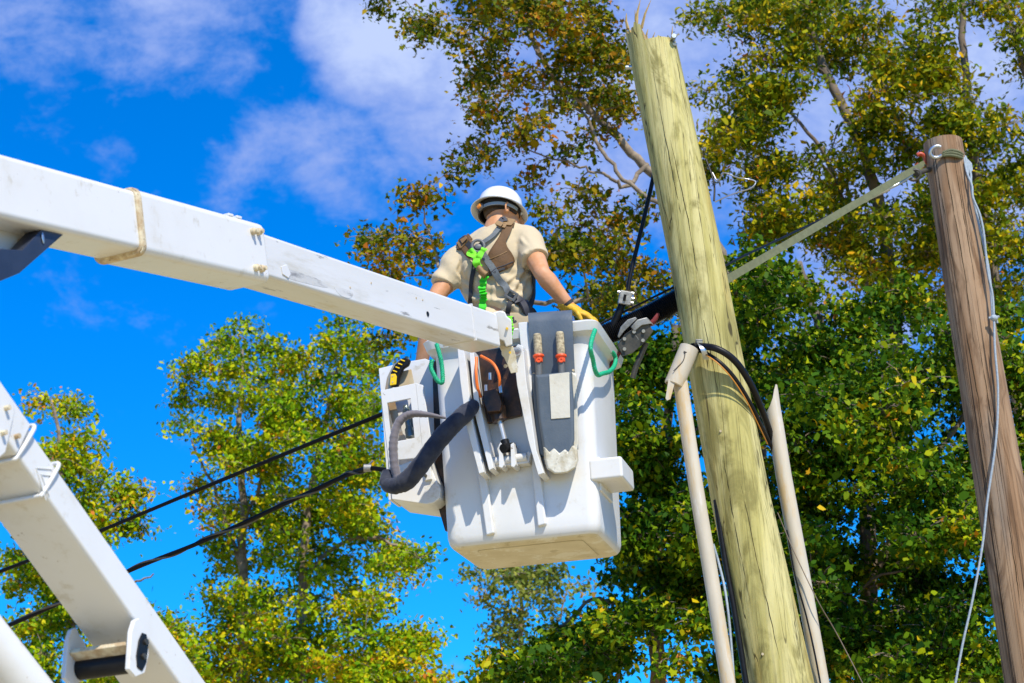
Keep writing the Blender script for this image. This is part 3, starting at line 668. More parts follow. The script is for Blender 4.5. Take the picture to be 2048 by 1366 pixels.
# torso sections: (px, py, half width m, half depth m, tilt)
TS = [(1012, 700, .165, .115, 0), (1010, 660, .160, .110, .0), (1006, 625, .152, .104, .03), (1001, 595, .158, .106, .06), (993, 560, .178, .115, .10), (987, 530, .192, .122, .15), (984, 505, .192, .118, .20), (986, 484, .175, .104, .24), (989, 468, .130, .088, .26), (992, 456, .085, .070, .26), (994, 448, .058, .06, .24)]
def torso(mb, grow=0.0, lo=0, hi=None, n=22):
    rr = [ellring(S_(x, y, .02), a + grow, b + grow, t + .0) for x, y, a, b, t in TS[lo:hi]]
    mb.loft(rr, True)
SHR, SHL = S_(1053, 480, .0), S_(917, 522, .03)
ELR, WRR = S_(1085, 548, -.17), S_(1142, 617, -.13)
ELL, WRL = S_(866, 606, -.04), S_(839, 748, .08)
NK, HC = S_(993, 455, .02), S_(1004, 420, .05)
def chain(mb, pts, rad, sub=5, n=14, flat=1.0):
    p, r_ = splr(pts, rad, sub); mb.tube(p, r_, n, round_ends=True, flat=flat)
body = MB()
torso(body, -.012)
chain(body, [SHR - A(.05, 0, 0), SHR, SHR * .55 + ELR * .45, SHR * .12 + ELR * .88, ELR, ELR * .8 + WRR * .2, ELR * .55 + WRR * .45, WRR], [.055, .058, .054, .044, .042, .046, .040, .029])
chain(body, [SHL + A(.05, 0, 0), SHL, SHL * .55 + ELL * .45, ELL, ELL * .8 + WRL * .2, ELL * .55 + WRL * .45, WRL], [.055, .058, .052, .042, .046, .040, .030])
HAXT = unit(A(.16, .27, 1))         # head up axis: bowed forward, leaning right
chain(body, [S_(992, 478, .03), NK, HC - HAXT * .05], [.075, .062, .058])
# head: facing away, turned to the right
FACE = unit(np.cross(np.cross(HAXT, A(.88, .47, 0)), HAXT)); SIDE = np.cross(FACE, HAXT)
body.ellipsoid(HC + HAXT * .01, (SIDE * .078, FACE * .098, HAXT * .112), 20)
body.ellipsoid(HC - HAXT * .065 + FACE * .045, (SIDE * .055, FACE * .055, HAXT * .06), 14)
chain(body, [HC + FACE * .09 + HAXT * .005, HC + FACE * .115 - HAXT * .03], [.010, .016], n=8)   # nose
for sg in (1, -1):     # ears
    e = HC + SIDE * .080 * sg - HAXT * .045 - FACE * .004
    pts = [e + FACE * .016 * math.cos(a) * .8 - FACE * .006 + HAXT * .031 * math.sin(a) + SIDE * sg * (.010 - .010 * math.cos(a)) for a in np.linspace(-.4, 2 * math.pi - 1.6, 9)]
    body.tube(pts, .0066, 8); body.ellipsoid(e, (FACE * .013, HAXT * .026, SIDE * .007), 8)
    body.ellipsoid(HC + FACE * .088 + SIDE * .03 * sg + HAXT * .012, (SIDE * .016, FACE * .010, HAXT * .006), 8)    # brows
body.ellipsoid(HC + FACE * .098 - HAXT * .062, (SIDE * .024, FACE * .008, HAXT * .007), 8)                          # lips
kneeR, kneeL = A(hipc[0] + .11, hipc[1] + .04, foot_z + .50), A(hipc[0] - .10, hipc[1] + .02, foot_z + .50)
anR, anL = A(hipc[0] + .12, hipc[1] + .0, foot_z + .09), A(hipc[0] - .12, hipc[1] - .02, foot_z + .09)
for sg, kn, an in ((1, kneeR, anR), (-1, kneeL, anL)):
    chain(body, [hipc + A(.085 * sg, .0, .02), (hipc + A(.09 * sg, 0, 0)) * .5 + kn * .5, kn, kn * .5 + an * .5, an], [.088, .078, .056, .052, .038])
v, f, nv = fuse(body, .0065, 3)
mb = MB(); mb.add(v, f); bodyo = mb.build('body', M['skin'], per, smooth=180)
for sg in (1, -1):
    mb = MB(); mb.ellipsoid(HC + FACE * .0935 + SIDE * .03 * sg - HAXT * .004, (SIDE * .013, FACE * .007, HAXT * .008), 10); mb.build('eye', M['hat'], bodyo)
# hair: close-cropped shell over the back of the skull
mb = MB()
rings = []
for ph in np.linspace(-44, 88, 12):
    ring = []
    for t in np.linspace(0, 2 * math.pi, 28, endpoint=False):
        front = max(0, math.cos(t))
        p2 = ph if front < .5 else max(ph, -44 + (front - .5) * 150)
        side_ = abs(math.sin(t)) ** 2; p2 = max(p2, -40 + 14 * side_)
        ring.append(HC + HAXT * .01 + (FACE * math.cos(t) * .1025 + SIDE * math.sin(t) * .082) * math.cos(R(p2)) + HAXT * .117 * math.sin(R(p2)))
    rings.append(ring)
mb.loft(rings, True); mb.build('hair', M['hair'], per, smooth=180)
# trousers and boots
tr = MB()
tr.loft([ellring(S_(x, y, .02), a + .008, b + .008, 0) for x, y, a, b in ((1012, 705, .165, .12), (1012, 680, .165, .118), (1010, 655, .160, .114), (1009, 640, .156, .110))], True)
for sg, kn, an in ((1, kneeR, anR), (-1, kneeL, anL)):
    chain(tr, [hipc + A(.085 * sg, .0, .02), (hipc + A(.09 * sg, 0, 0)) * .5 + kn * .5, kn, kn * .5 + an * .5, an], [.105, .095, .075, .07, .066])
v, f, nv = fuse(tr, .01, 3); mb = MB(); mb.add(v, f); mb.build('trousers', M['pants'], per, smooth=180)
for an in (anR, anL):
    bt = MB(); chain(bt, [an + A(0, 0, .08), an, an + A(0, .01, -.035)], [.056, .055, .052]); chain(bt, [an + A(0, -.02, -.045), an + A(.01, .14, -.05)], [.042, .040])
    v, f, nv = fuse(bt, .01, 3); mb = MB(); mb.add(v, f); mb.build('boot', M['boot'], per, smooth=180)
# shirt
sh = MB(); torso(sh, .006, 1, 10)
def sleeve_ch(S0, E0, inward, cut, r0, r1):
    d = E0 - S0; pts = [S0 + inward, S0, S0 + d * cut * .5, S0 + d * cut]
    p, r_ = splr(pts, [r0 * .95, r0, (r0 + r1) / 2 + .002, r1], 5); sh.tube(p, r_, 16)
sleeve_ch(SHR, ELR, A(-.06, 0, .0), .60, .077, .070)
sleeve_ch(SHL, ELL, A(.06, 0, .0), .60, .077, .068)
chain(sh, [S_(975, 474, .02), SHL + A(.0, 0, .012)], [.06, .066]); chain(sh, [S_(1000, 464, .02), SHR + A(.0, 0, .008)], [.06, .066])
v, f, nv = fuse(sh, .007, 5)
# cloth folds
d_ = v - S_(1000, 560)
dn_ = d_ @ A(.55, 0, -.83); dn2 = d_ @ A(.8, .0, .6)
env = np.clip((S_(1000, 500)[2] - v[:, 2]) / .12, .15, 1)
fold = (.0075 * np.sin(dn2 * 38 + 2.2 * np.sin(dn_ * 9) + 1.1) * env + .0045 * np.sin(dn2 * 70 + 3 * np.sin(dn_ * 14 + 2) + d_[:, 2] * 16) * env)
low_ = np.clip((S_(1000, 590)[2] - v[:, 2]) / .06, 0, 1)
fold = fold + .009 * np.sin(d_[:, 2] * 75 + 3 * np.sin(d_[:, 0] * 14)) * low_
def crease(px0, py0, px1, py1, amp, w):      # a soft ridge along a line on the back
    a0, a1 = S_(px0, py0, -.1), S_(px1, py1, -.1); dd0 = a1 - a0; L0 = np.linalg.norm(dd0); dd0 = dd0 / L0
    rel = (v - a0) * A(1, 0, 1); d0 = A(dd0[0], 0, dd0[2]); d0 = d0 / np.linalg.norm(d0); tt = rel @ d0; dist = rel @ A(-d0[2], 0, d0[0]) + .006 * np.sin(tt * 30)
    return amp * np.exp(-(dist / w) ** 2) * np.clip(np.minimum(tt / .03, (L0 - tt) / .05), 0, 1) - amp * .6 * np.exp(-((dist - w * 1.9) / w) ** 2) * np.clip(np.minimum(tt / .03, (L0 - tt) / .05), 0, 1)
for q_ in ((1058, 520, 1010, 600, .011, .010), (1060, 535, 1030, 610, .010, .009), (1055, 505, 1035, 560, .009, .009), (912, 550, 960, 605, .011, .010), (908, 535, 945, 575, .010, .009), (915, 570, 950, 625, .010, .009), (940, 600, 1000, 622, .010, .008), (985, 600, 1050, 585, .009, .008), (975, 625, 1040, 608, .010, .008), (1040, 470, 1058, 500, .008, .008), (925, 505, 905, 545, .009, .009), (935, 530, 925, 570, .008, .008), (1045, 540, 1000, 575, .008, .008), (990, 560, 985, 610, .008, .009)):
    fold = fold + crease(*q_)
v = v + nv * fold[:, None]
mb = MB(); mb.add(v, f); shirt = mb.build('shirt', M['shirt'], per, smooth=180)
bvh = BVHTree.FromPolygons([Vector(p) for p in v], f)
def onback(px, py, off=.0):
    d = unit(ray(px, py)); h, n_, i_, _ = bvh.ray_cast(Vector(CAM), Vector(d))
    if h is None: h, n_, i_, _ = bvh.find_nearest(Vector(S_(px, py, -.1)))
    n_ = np.array(n_); h = np.array(h)
    if n_ @ d > 0: n_ = -n_
    return h + n_ * off, n_
def ribbon(name, pts, width, mt, off=.004, th=.005, sub=6, parent=per, follow=True, wid=None):
    q = spline([(x, y) for x, y in pts], sub); k = len(q)
    PN = [onback(x, y, off) for x, y in q]
    pos = np.array([p for p, _ in PN]); nor = np.array([n_ for _, n_ in PN])
    for _ in range(3):
        pos[1:-1] = pos[1:-1] * .5 + (pos[:-2] + pos[2:]) * .25; nor[1:-1] = nor[1:-1] * .5 + (nor[:-2] + nor[2:]) * .25
    W = np.interp(np.linspace(0, 1, k), np.linspace(0, 1, len(wid)), wid) if wid else np.full(k, width)
    rings = []
    for i in range(k):
        t = unit(pos[min(i + 1, k - 1)] - pos[max(i - 1, 0)]); n_ = unit(nor[i] - t * (nor[i] @ t)); s = np.cross(t, n_) * W[i] / 2
        rings.append([pos[i] - s, pos[i] + s, pos[i] + s + n_ * th, pos[i] - s + n_ * th])
    mb = MB(); mb.loft(rings, True); return mb.build(name, mt, parent, bevel=.0015, smooth=50)
def pad(name, poly, mt, off=.006, th=.008, parent=per, res=7):
    # rounded sheet over the back: polygon in picture space laid on the shirt
    poly = np.array(poly, float); c = poly.mean(0); n = len(poly)
    rings_b, rings_t = [], []
    V = []; F = []
    fr_ = np.linspace(0, 1, res)
    for lay, o_ in ((0, off), (1, off + th)):
        for q in fr_[1:]:
            for p in poly:
                x, y = c + (p - c) * q * (1.0 if lay == 0 or q < 1 else .985)
                V.append(onback(x, y, o_ if q < .99 or lay == 0 else off + th * .5)[0])
        V.append(onback(c[0], c[1], o_)[0])
    half = (res - 1) * n + 1
    for lay in (0, 1):
        b0 = lay * half; ci = b0 + half - 1
        for j in range(n): F.append((ci, b0 + j, b0 + (j + 1) % n))
        for q in range(res - 2):
            for j in range(n): F.append((b0 + q * n + j, b0 + q * n + (j + 1) % n, b0 + (q + 1) * n + (j + 1) % n, b0 + (q + 1) * n + j))
    e0 = (res - 2) * n
    for j in range(n): F.append((e0 + j, e0 + (j + 1) % n, half + e0 + (j + 1) % n, half + e0 + j))
    mb = MB(); mb.add(V, F); return mb.build(name, mt, parent, smooth=55)
def rpoly(pts, n=5):      # rounded polygon through the given points
    return spline(list(pts) + [pts[0]], n)[:-1]
# harness
har = pad('harness_pad', rpoly([(1012, 440), (1022, 436), (1030, 444), (1020, 462), (1012, 480), (1014, 495), (1027, 515), (1027, 527), (1015, 538), (985, 551), (978, 540), (975, 515), (985, 495), (1000, 470)]), M['brown'], .007, .010)
pad('shoulder_pad', rpoly([(911, 483), (930, 468), (939, 470), (948, 488), (950, 505), (940, 518), (930, 510)]), M['brown'], .007, .010)
ribbon('shoulder_strap', [(1030, 437), (1018, 437), (1008, 446), (1001, 459)], .048, M['tanleather'], .018, .006)
ribbon('shoulder_strap', [(918, 478), (925, 486), (933, 495)], .050, M['tanleather'], .018, .006)
ribbon('strap_pad', [(1010, 440), (1003, 448), (998, 455)], .028, M['darkpad'], .026, .004)
ribbon('strap_pad', [(921, 476), (928, 483), (934, 489)], .032, M['darkpad'], .026, .004)
ribbon('leather_tab', [(1001, 452), (996, 459)], .036, M['tanleather'], .030, .004); ribbon('leather_tab', [(933, 484), (938, 489)], .036, M['tanleather'], .030, .004)
ribbon('back_strap', [(998, 461), (985, 476), (970, 487), (958, 497)], .024, M['greystrap'], .016, .004)
ribbon('back_strap', [(937, 488), (948, 500), (955, 504)], .028, M['blackstrap'], .016, .004)
ribbon('back_strap', [(958, 505), (950, 525), (946, 550), (944, 580), (942, 612), (940, 640)], .022, M['blackstrap'], .010, .004)
ribbon('back_strap', [(965, 507), (980, 530), (996, 553), (1010, 575), (1022, 592)], .034, M['greystrap'], .012, .005)
ribbon('pad_seam', [(980, 520), (1000, 512), (1012, 505)], .004, M['tanleather'], .018, .002); ribbon('pad_seam', [(985, 545), (1004, 533), (1022, 527)], .004, M['darkpad'], .018, .002)
ribbon('pad_edge', [(978, 552), (995, 545), (1008, 538)], .012, M['blackstrap'], .012, .006)
# D-ring plate
dr = MB(); c, n_ = onback(959, 497, .030)
dr.tube([c + RT * .030 * math.cos(a) + unit(np.cross(n_, RT)) * .032 * math.sin(a) for a in np.linspace(0, 2 * math.pi, 20)], .008, 8)
dr.ellipsoid(c - n_ * .008, (RT * .022, np.cross(n_, RT) * .018, n_ * .008), 12); dr.build('dorsal_ring', M['greyplastic'], per, smooth=60)
mb = MB(); c, n_ = onback(1021, 590, .022); X_ = unit(RT * .85 - UP * .5); Yv = np.cross(n_, X_)
fr = lambda a_, b_, c_: c + X_ * a_ + Yv * b_ + n_ * c_
mb.framep([fr(-.030, -.024, 0), fr(.030, -.024, 0), fr(.030, .024, 0), fr(-.030, .024, 0)], [fr(-.016, -.012, 0), fr(.016, -.012, 0), fr(.016, .012, 0), fr(-.016, .012, 0)], n_ * .008)
mb.build('buckle', M['greyplastic'], per, bevel=.003)
ribbon('waist_strap', [(1025, 598), (1037, 608), (1048, 618), (1056, 632)], .052, M['darkpad'], .014, .016)
ribbon('waist_pad', [(1044, 600), (1052, 614), (1058, 630)], .040, M['greystrap'], .008, .008)
ribbon('side_strap', [(1064, 520), (1064, 545), (1065, 570), (1066, 600), (1068, 630)], .028, M['blackstrap'], .006, .006)
ribbon('waist_strap', [(1020, 606), (1016, 625), (1012, 645)], .024, M['blackstrap'], .012, .006)
ribbon('belt', [(950, 640), (985, 645), (1020, 643), (1055, 636)], .035, M['blackstrap'], .006, .006)
# gloves
def glove(wr, to, palm_n, name, spread=1.0, side=1):
    gl = MB(); d = unit(to - wr); s = unit(np.cross(d, palm_n)) * side; n_ = unit(np.cross(s, d)); n_ = n_ if n_ @ palm_n > 0 else -n_
    pc = wr + d * .075
    chain(gl, [wr - d * .035, wr + d * .005, wr + d * .03], [.040, .037, .034], flat=.8)
    gl.ellipsoid(pc, (d * .055, s * .047, n_ * .021), 12)
    for i, (off, ln) in enumerate(((-.036, .068), (-.012, .078), (.012, .074), (.036, .060))):
        b0 = pc + d * .038 + s * off; k1 = b0 + d * ln * .36 - n_ * .008; k2 = k1 + d * ln * .20 - n_ * ln * .42; k3 = k2 - n_ * ln * .40 - d * .012
        chain(gl, [b0, k1, k2, k3], [.0135, .0135, .012, .0105], sub=3, n=8)
    t0 = wr + d * .035 - s * .036
    chain(gl, [t0, t0 + d * .03 - s * .026 - n_ * .006, t0 + d * .06 - s * .030 - n_ * .026], [.015, .014, .0115], sub=3, n=8)
    v, f, nv = fuse(gl, .0036, 2); mb = MB(); mb.add(v, f); return mb.build(name, M['glove'], per, smooth=180)
hr = at(1192, 641, 9.20)
glove(WRR, hr, unit(A(.30, -.25, .9)), 'glove', side=-1)
hl = B(-.035, .22, BH + .02)
glove(WRL, WRL + A(.035, .07, -.05), unit(A(-.5, .3, .8)), 'glove', side=1)
mb = MB(); w = unit(WRR - ELR); mb.tube([WRR - w * .035, WRR - w * .02], .034, 14); mb.build('wrist_band', M['blackstrap'], per)
# hard hat
hat0 = S_(999, 424, .05) ; HA = unit(A(.17, .30, 1))
prof = [(.0, .128), (.03, .126), (.06, .118), (.085, .100), (.100, .074), (.106, .045), (.110, .018), (.118, .010), (.126, .003), (.135, -.004), (.137, -.007), (.134, -.010), (.124, -.004), (.114, .003), (.104, .010), (.100, .04), (.09, .08), (.06, .11), (.0, .12)]
mb = MB()
ax = HA; a_ = unit(np.cross(ax, unit(np.cross(FACE, ax)))); a_ = unit(FACE - ax * (FACE @ ax)); b_ = np.cross(ax, a_)
rings = [[hat0 + ax * z + (a_ * math.cos(t) * (r_ * 1.08) + b_ * math.sin(t) * r_) for t in np.linspace(0, 2 * math.pi, 40, endpoint=False)] for r_, z in [(max(q[0], .001), q[1]) for q in prof]]
mb.loft(rings, True); hato = mb.build('hard_hat', M['hat'], per, smooth=60)
mb = MB()
for w_ in (0,):
    mb.tube([hat0 + ax * (.118 + .012 * math.sin(math.pi * i / 10)) + a_ * (.07 * (i - 5) / 5) for i in range(11)], .008, 8)
mb.build('hat_ridge', M['hat'], hato, smooth=60)
def band(name, z0, z1, r, t0, t1, mt, th=.004, n=24, dz=0.0):
    rr = []
    for t in np.linspace(t0, t1, n):
        e = a_ * math.cos(t) * 1.08 + b_ * math.sin(t); zz = dz * math.cos(t)
        rr.append([hat0 + ax * (z0 + zz) + e * r, hat0 + ax * (z1 + zz) + e * r, hat0 + ax * (z1 + zz) + e * (r + th), hat0 + ax * (z0 + zz) + e * (r + th)])
    mb = MB(); mb.loft(rr, True); return mb.build(name, mt, hato, smooth=50)
band('suspension', -.012, .05, .093, 0, 2 * math.pi, M['hatliner'], .006, 40)
band('headband', -.030, -.008, .091, math.pi * .45, math.pi * 1.55, M['hatliner'], .007, 30, .012)
# which side of the head shows: the wearer's back right
tb_ = math.atan2(-(CAM - hat0) @ b_ * -1, (CAM - hat0) @ a_)
band('adjuster_strap', -.028, -.010, .099, tb_ - .25, tb_ + .95, M['lightstrap'], .004, 16, .012)
band('adjuster_strap', -.028, -.010, .099, tb_ - .95, tb_ - .25, M['lightstrap'], .004, 16, .012)
def hatp(px, py):   # nearest adjuster position seen at a pixel
    best = min(np.linspace(tb_ - 1.3, tb_ + 1.3, 80), key=lambda t: np.linalg.norm(proj(hat0 + ax * (-.019 + .012 * math.cos(t)) + (a_ * math.cos(t) * 1.08 + b_ * math.sin(t)) * .105) - A(px, py)))
    e = a_ * math.cos(best) * 1.08 + b_ * math.sin(best); return hat0 + ax * (-.019 + .012 * math.cos(best)) + e * .101, unit(e)
c, e = hatp(961, 413)
mb = MB(); mb.lathe(c, e, [(.0, .0), (.019, .0), (.019, .012), (.0, .012)], 16); kn = mb.build('knob_base', M['greyplastic'], hato)
mb = MB(); mb.lathe(c + e * .011, e, [(.0, .0), (.0145, .0), (.0145, .009), (.011, .012), (.0, .012)], 16); mb.build('adjuster_knob', M['hatorange'], hato)

# lanyard: knotted lime webbing, brown sleeve, crinkled green strap
lan = thing('lanyard', onback(960, 520, .04)[0], 'lime green shock absorbing lanyard hanging down the back of the harness', 'lanyard')
def bk(px, py, o_): return onback(px, py, o_)[0]
def crinkle(pts, w, amp, name, mt, k=60, th=.004, wave=26):
    q = spline(pts, max(3, k // (len(pts) - 1))); n = len(q); rings = []
    for i in range(n):
        t = unit(q[min(i + 1, n - 1)] - q[max(i - 1, 0)]); s = unit(RT - t * (RT @ t)); o_ = -FW
        cc = q[i] + o_ * amp * math.sin(i / n * wave * math.pi) + s * amp * .5 * math.sin(i / n * wave * .7 * math.pi + 1)
        ww = w * (1 + .12 * math.sin(i / n * wave * math.pi + .7)) / 2
        rings.append([cc - s * ww, cc + s * ww, cc + s * ww + o_ * th, cc - s * ww + o_ * th])
    mb = MB(); mb.loft(rings, True); return mb.build(name, mt, lan, smooth=50)
crinkle([bk(955, 505, .045), bk(950, 513, .055), bk(960, 520, .06), bk(962, 532, .05), bk(963, 540, .045)], .034, .006, 'knot_webbing', M['lime'], 24, .006, 7)
crinkle([bk(972, 502, .045), bk(968, 512, .05), bk(962, 522, .05), bk(960, 538, .045)], .028, .004, 'knot_webbing', M['lime'], 20, .006, 5)
mb = MB(); mb.tube([bk(961, 537, .045), bk(966, 548, .048), bk(972, 559, .048)], [.022, .024, .027], 14, flat=.7); mb.build('cover_sleeve', M['tanleather'], lan)
crinkle([bk(968, 556, .03), bk(967, 575, .03), bk(969, 595, .03), bk(967, 612, .03), bk(966, 630, .035), bk(966, 650, .035)], .034, .005, 'stretch_strap', M['green'], 70, .005, 22)
crinkle([FP(1018, 632, .10), FP(1019, 645, .14), FP(1021, 658, .15), FP(1018, 672, .14), FP(1018, 690, .10)], .030, .005, 'lower_strap', M['lime'], 50, .005, 18)
print('person px', proj(HC), 'hat', proj(hat0), 'glove', proj(hr), proj(hl), 'hips z', hipc[2] - foot_z)

# ------------------------------------------------------------------ utility poles
def pole(name, axis, rads, mt, label, n=40, m=110, broken=None, seed=1):
    base = A(*axis[0]); r2 = np.random.default_rng(seed)
    ax_ = np.array(axis, float); L_ = np.r_[0, np.cumsum(np.linalg.norm(np.diff(ax_, axis=0), axis=1))]; tt = np.linspace(0, L_[-1], m)
    p = np.c_[[np.interp(tt, L_, ax_[:, i]) for i in range(3)]].T; k = len(p); ra = np.interp(tt, L_, rads)
    ph = r2.uniform(0, 6.28, 8); rings = []
    for i in range(k):
        t = unit(p[min(i + 1, k - 1)] - p[max(i - 1, 0)]); a = unit(A(1, 0, 0) - t * t[0]); b = np.cross(t, a); ring = []
        z = np.linalg.norm(p[i] - p[0])
        for j in range(n):
            th = 2 * math.pi * j / n
            dr_ = .010 * math.sin(2 * th + ph[0] + z * .15) + .007 * math.sin(3 * th + ph[1] - z * .3) + .006 * math.sin(5 * th + ph[2] + z * .25) + .004 * math.sin(9 * th + ph[3] + .4 * math.sin(z * 2))
            ring.append(p[i] + (a * math.cos(th) + b * math.sin(th)) * ra[i] * (1 + dr_))
        rings.append(ring)
    if broken is not None:
        t = unit(p[-1] - p[-2]); last = rings[-1]; a = unit(A(1, 0, 0) - t * t[0]); b = np.cross(t, a)
        top = []; inner = []
        for j in range(n):
            th = 2 * math.pi * j / n; e = a * math.cos(th) + b * math.sin(th)
            h = broken(th)
            top.append(last[j] + t * h); inner.append(p[-1] + (last[j] - p[-1]) * .80 + t * (h * .8 - .01 + r2.uniform(-.02, .02)))
        core = [p[-1] + (q - p[-1]) * .4 + t * r2.uniform(-.03, .03) for q in last]
        rings.append(top); n0 = (len(rings) - 1) * n
        rings += [inner, core]
    mb = MB(); mb.loft(rings, True)
    if broken is not None: mb.mi = [1 if min(f) >= n0 else 0 for f in mb.f]
    else:
        mb.mi = [1 if len(f) > 4 else 0 for f in mb.f]
    root = thing(name, base, label, 'utility pole')
    o = mb.build('shaft', mt, root, smooth=45)
    return root, o, rings, p
Y1 = 9.25
pts1 = [at(x, y, Y1) for x, y in ((1306, 100), (1397, 540), (1482, 1000), (1562, 1366))]
dirp = unit(pts1[3] - pts1[0]); base1 = pts1[3] + dirp * (pts1[3][2] / -dirp[2])
top1 = pts1[0] - dirp * .01
_bj = np.random.default_rng(21).uniform(0, 1, 96)
def brk(th):
    # th=0 right (+x), pi left, 3pi/2 towards the camera
    k = _bj[int(th / (2 * math.pi) * 96) % 96]; k2 = _bj[(int(th / (2 * math.pi) * 96) * 7 + 3) % 96]
    h = -.012 + .030 * k ** 3
    if 2.2 < th < 4.30: h = .095 + .028 * k ** 2 - .035 * (k2 > .85)
    elif 4.30 <= th < 4.46: h = -.035
    return h
pole1, sh1, rg1, ax1 = pole('broken_utility_pole', [base1, pts1[3], pts1[2], pts1[1], pts1[0], top1], [.168, .150, .1405, .133, .124, .1225], [M['greenwood'], M['freshwood']],
    'pale green treated utility pole snapped off at its splintered top', n=96, m=150, broken=brk)
td = unit(top1 - pts1[0])
for (x0, y0, x1, y1, w) in ((1272, 44, 1281, -2, .010), (1283, 42, 1302, 0, .008), (1256, 44, 1253, 26, .009), (1347, 80, 1345, 52, .008), (1294, 70, 1296, 58, .008), (1276, 46, 1270, 20, .006), (1306, 74, 1310, 64, .006)):
    a, b = at(x0, y0 + 14, Y1 - .03), at(x1, y1, Y1 - .02); mb = MB(); e = unit(np.cross(b - a, A(0, 1, 0)))
    mid = (a + b) / 2 + e * .006
    mb.loft([[a - e * w, a + A(0, -.012, 0), a + e * w, a + A(0, .012, 0)], [mid - e * w * .7, mid + A(0, -.008, 0), mid + e * w * .7, mid + A(0, .008, 0)], [b - e * .001, b + A(0, -.001, 0), b + e * .001, b + A(0, .001, 0)]], True)
    mb.build('splinter', M['freshwood'], pole1, smooth=0)
def pole_front(px, py, off=.0, Yc=Y1, rad=.125):
    return at(px, py, Yc - rad - off)
bvh1 = BVHTree.FromPolygons([Vector(p) for r_ in rg1 for p in r_], MB().loft(rg1, True).f)
def onpole(px, py, off=0.0, bv=bvh1):
    d = unit(ray(px, py)); h, n_, i_, _ = bv.ray_cast(Vector(CAM), Vector(d))
    if h is None: return None
    n_ = np.array(n_); n_ = -n_ if n_ @ d > 0 else n_
    return np.array(h) + n_ * off
# pole top hardware
c = onpole(1345, 80) if onpole(1345, 80) is not None else pole_front(1345, 80)
mb = MB(); mb.tube([c + A(.0, .05, 0), c - A(0, .05, 0) + RT * .005], .012, 10); mb.build('bolt', M['steel'], pole1)
mb = MB(); mb.prism([c - FW * .012 + RT * x + UP * y for x, y in ((-.028, .022), (-.020, .026), (-.012, -.012), (.024, -.018), (.022, -.032), (-.018, -.028))], FW * .02); mb.build('bracket', M['steel'], pole1, bevel=.003)
mb = MB(); mb.lathe(c - FW * .03 + UP * .012, unit(RT + UP * .5), [(0, -.005), (.011, -.005), (.011, .018), (.006, .02), (.006, .035), (0, .035)], 8); mb.build('nut', M['steel'], pole1)
c = at(1256, 135, Y1); mb = MB(); mb.tube([c + A(.03, 0, 0), c - A(.012, 0, 0)], .011, 10); mb.build('bolt', M['steel'], pole1)
for x, y in ((1525, 1308), (1441, 862), (1362, 640)):
    c = onpole(x, y); mb = MB(); mb.tube([c + FW * .01, c - FW * .006], .006, 8); mb.build('nail', M['rust'], pole1)

Y2 = 11.2
pts2 = [at(x, y, Y2) for x, y in ((1885, 285), (1944, 640), (2004, 1000), (2064, 1366))]
dirp2 = unit(pts2[3] - pts2[0]); base2 = pts2[3] + dirp2 * (pts2[3][2] / -dirp2[2])
endg = mat('pole_end_grain', (.34, .27, .16), .85, var=(.22, .15, .08), vscale=30, bump=.5)
pole2, sh2, rg2, ax2 = pole('wooden_utility_pole', [base2, pts2[3], pts2[2], pts2[1], pts2[0]], [.165, .150, .142, .130, .1165], [M['brownwood'], endg], 'weathered brown utility pole with flat top and a rope tied round it', m=120, seed=4)
bvh2 = BVHTree.FromPolygons([Vector(p) for r_ in rg2 for p in r_], MB().loft(rg2, True).f)
def on2(px, py, off=0.0):
    q = onpole(px, py, off, bvh2); return q if q is not None else at(px, py, Y2 - .03)

def checks(root, onf, lines, mt):
    for pts, r_ in lines:
        q = [onf(x, y) for x, y in spline(pts, 8)]; q = np.array([p for p in q if p is not None])
        if len(q) < 4: continue
        q = q + rng.normal(0, .0012, q.shape); rr_ = r_ * np.sin(np.linspace(.15, math.pi - .15, len(q)))
        mb = MB(); mb.tube(q, rr_ * .62, 5); mb.build('drying_crack', mt, root, smooth=0)
M['crackdark'] = mat('dark_wood_check', (.03, .022, .012), .95, spec=.05)
checks(pole1, onpole, [([(1300, 110), (1330, 270), (1352, 380), (1370, 470)], .0022), ([(1335, 250), (1372, 420), (1398, 560)], .0026), ([(1352, 110), (1362, 170), (1378, 250)], .002), ([(1390, 560), (1420, 700), (1442, 820)], .0024), ([(1445, 900), (1468, 1040), (1500, 1200)], .0028), ([(1480, 960), (1510, 1100), (1532, 1210)], .0022), ([(1410, 420), (1432, 540)], .002),
                        ([(1520, 1140), (1560, 1320)], .0026), ([(1470, 1180), (1500, 1330)], .0022), ([(1310, 330), (1340, 480)], .0018), ([(1425, 600), (1452, 740)], .002)], M['crackdark'])
checks(pole2, lambda x, y: onpole(x, y, 0, bvh2), [([(1868, 300), (1885, 400), (1905, 520), (1922, 620)], .0034), ([(1885, 290), (1900, 380), (1925, 520), (1950, 700)], .0040), ([(1905, 290), (1925, 420), (1950, 560)], .0034), ([(1920, 600), (1950, 760), (1972, 900)], .0034), ([(1960, 700), (1985, 850), (2010, 1000)], .0040), ([(1945, 800), (1975, 980), (2000, 1120)], .003), ([(2000, 940), (2030, 1130), (2040, 1220)], .0036), ([(1900, 640), (1920, 740)], .0028), ([(1985, 1080), (2020, 1300)], .0034), ([(1860, 420), (1878, 520)], .0026)], M['crackdark'])

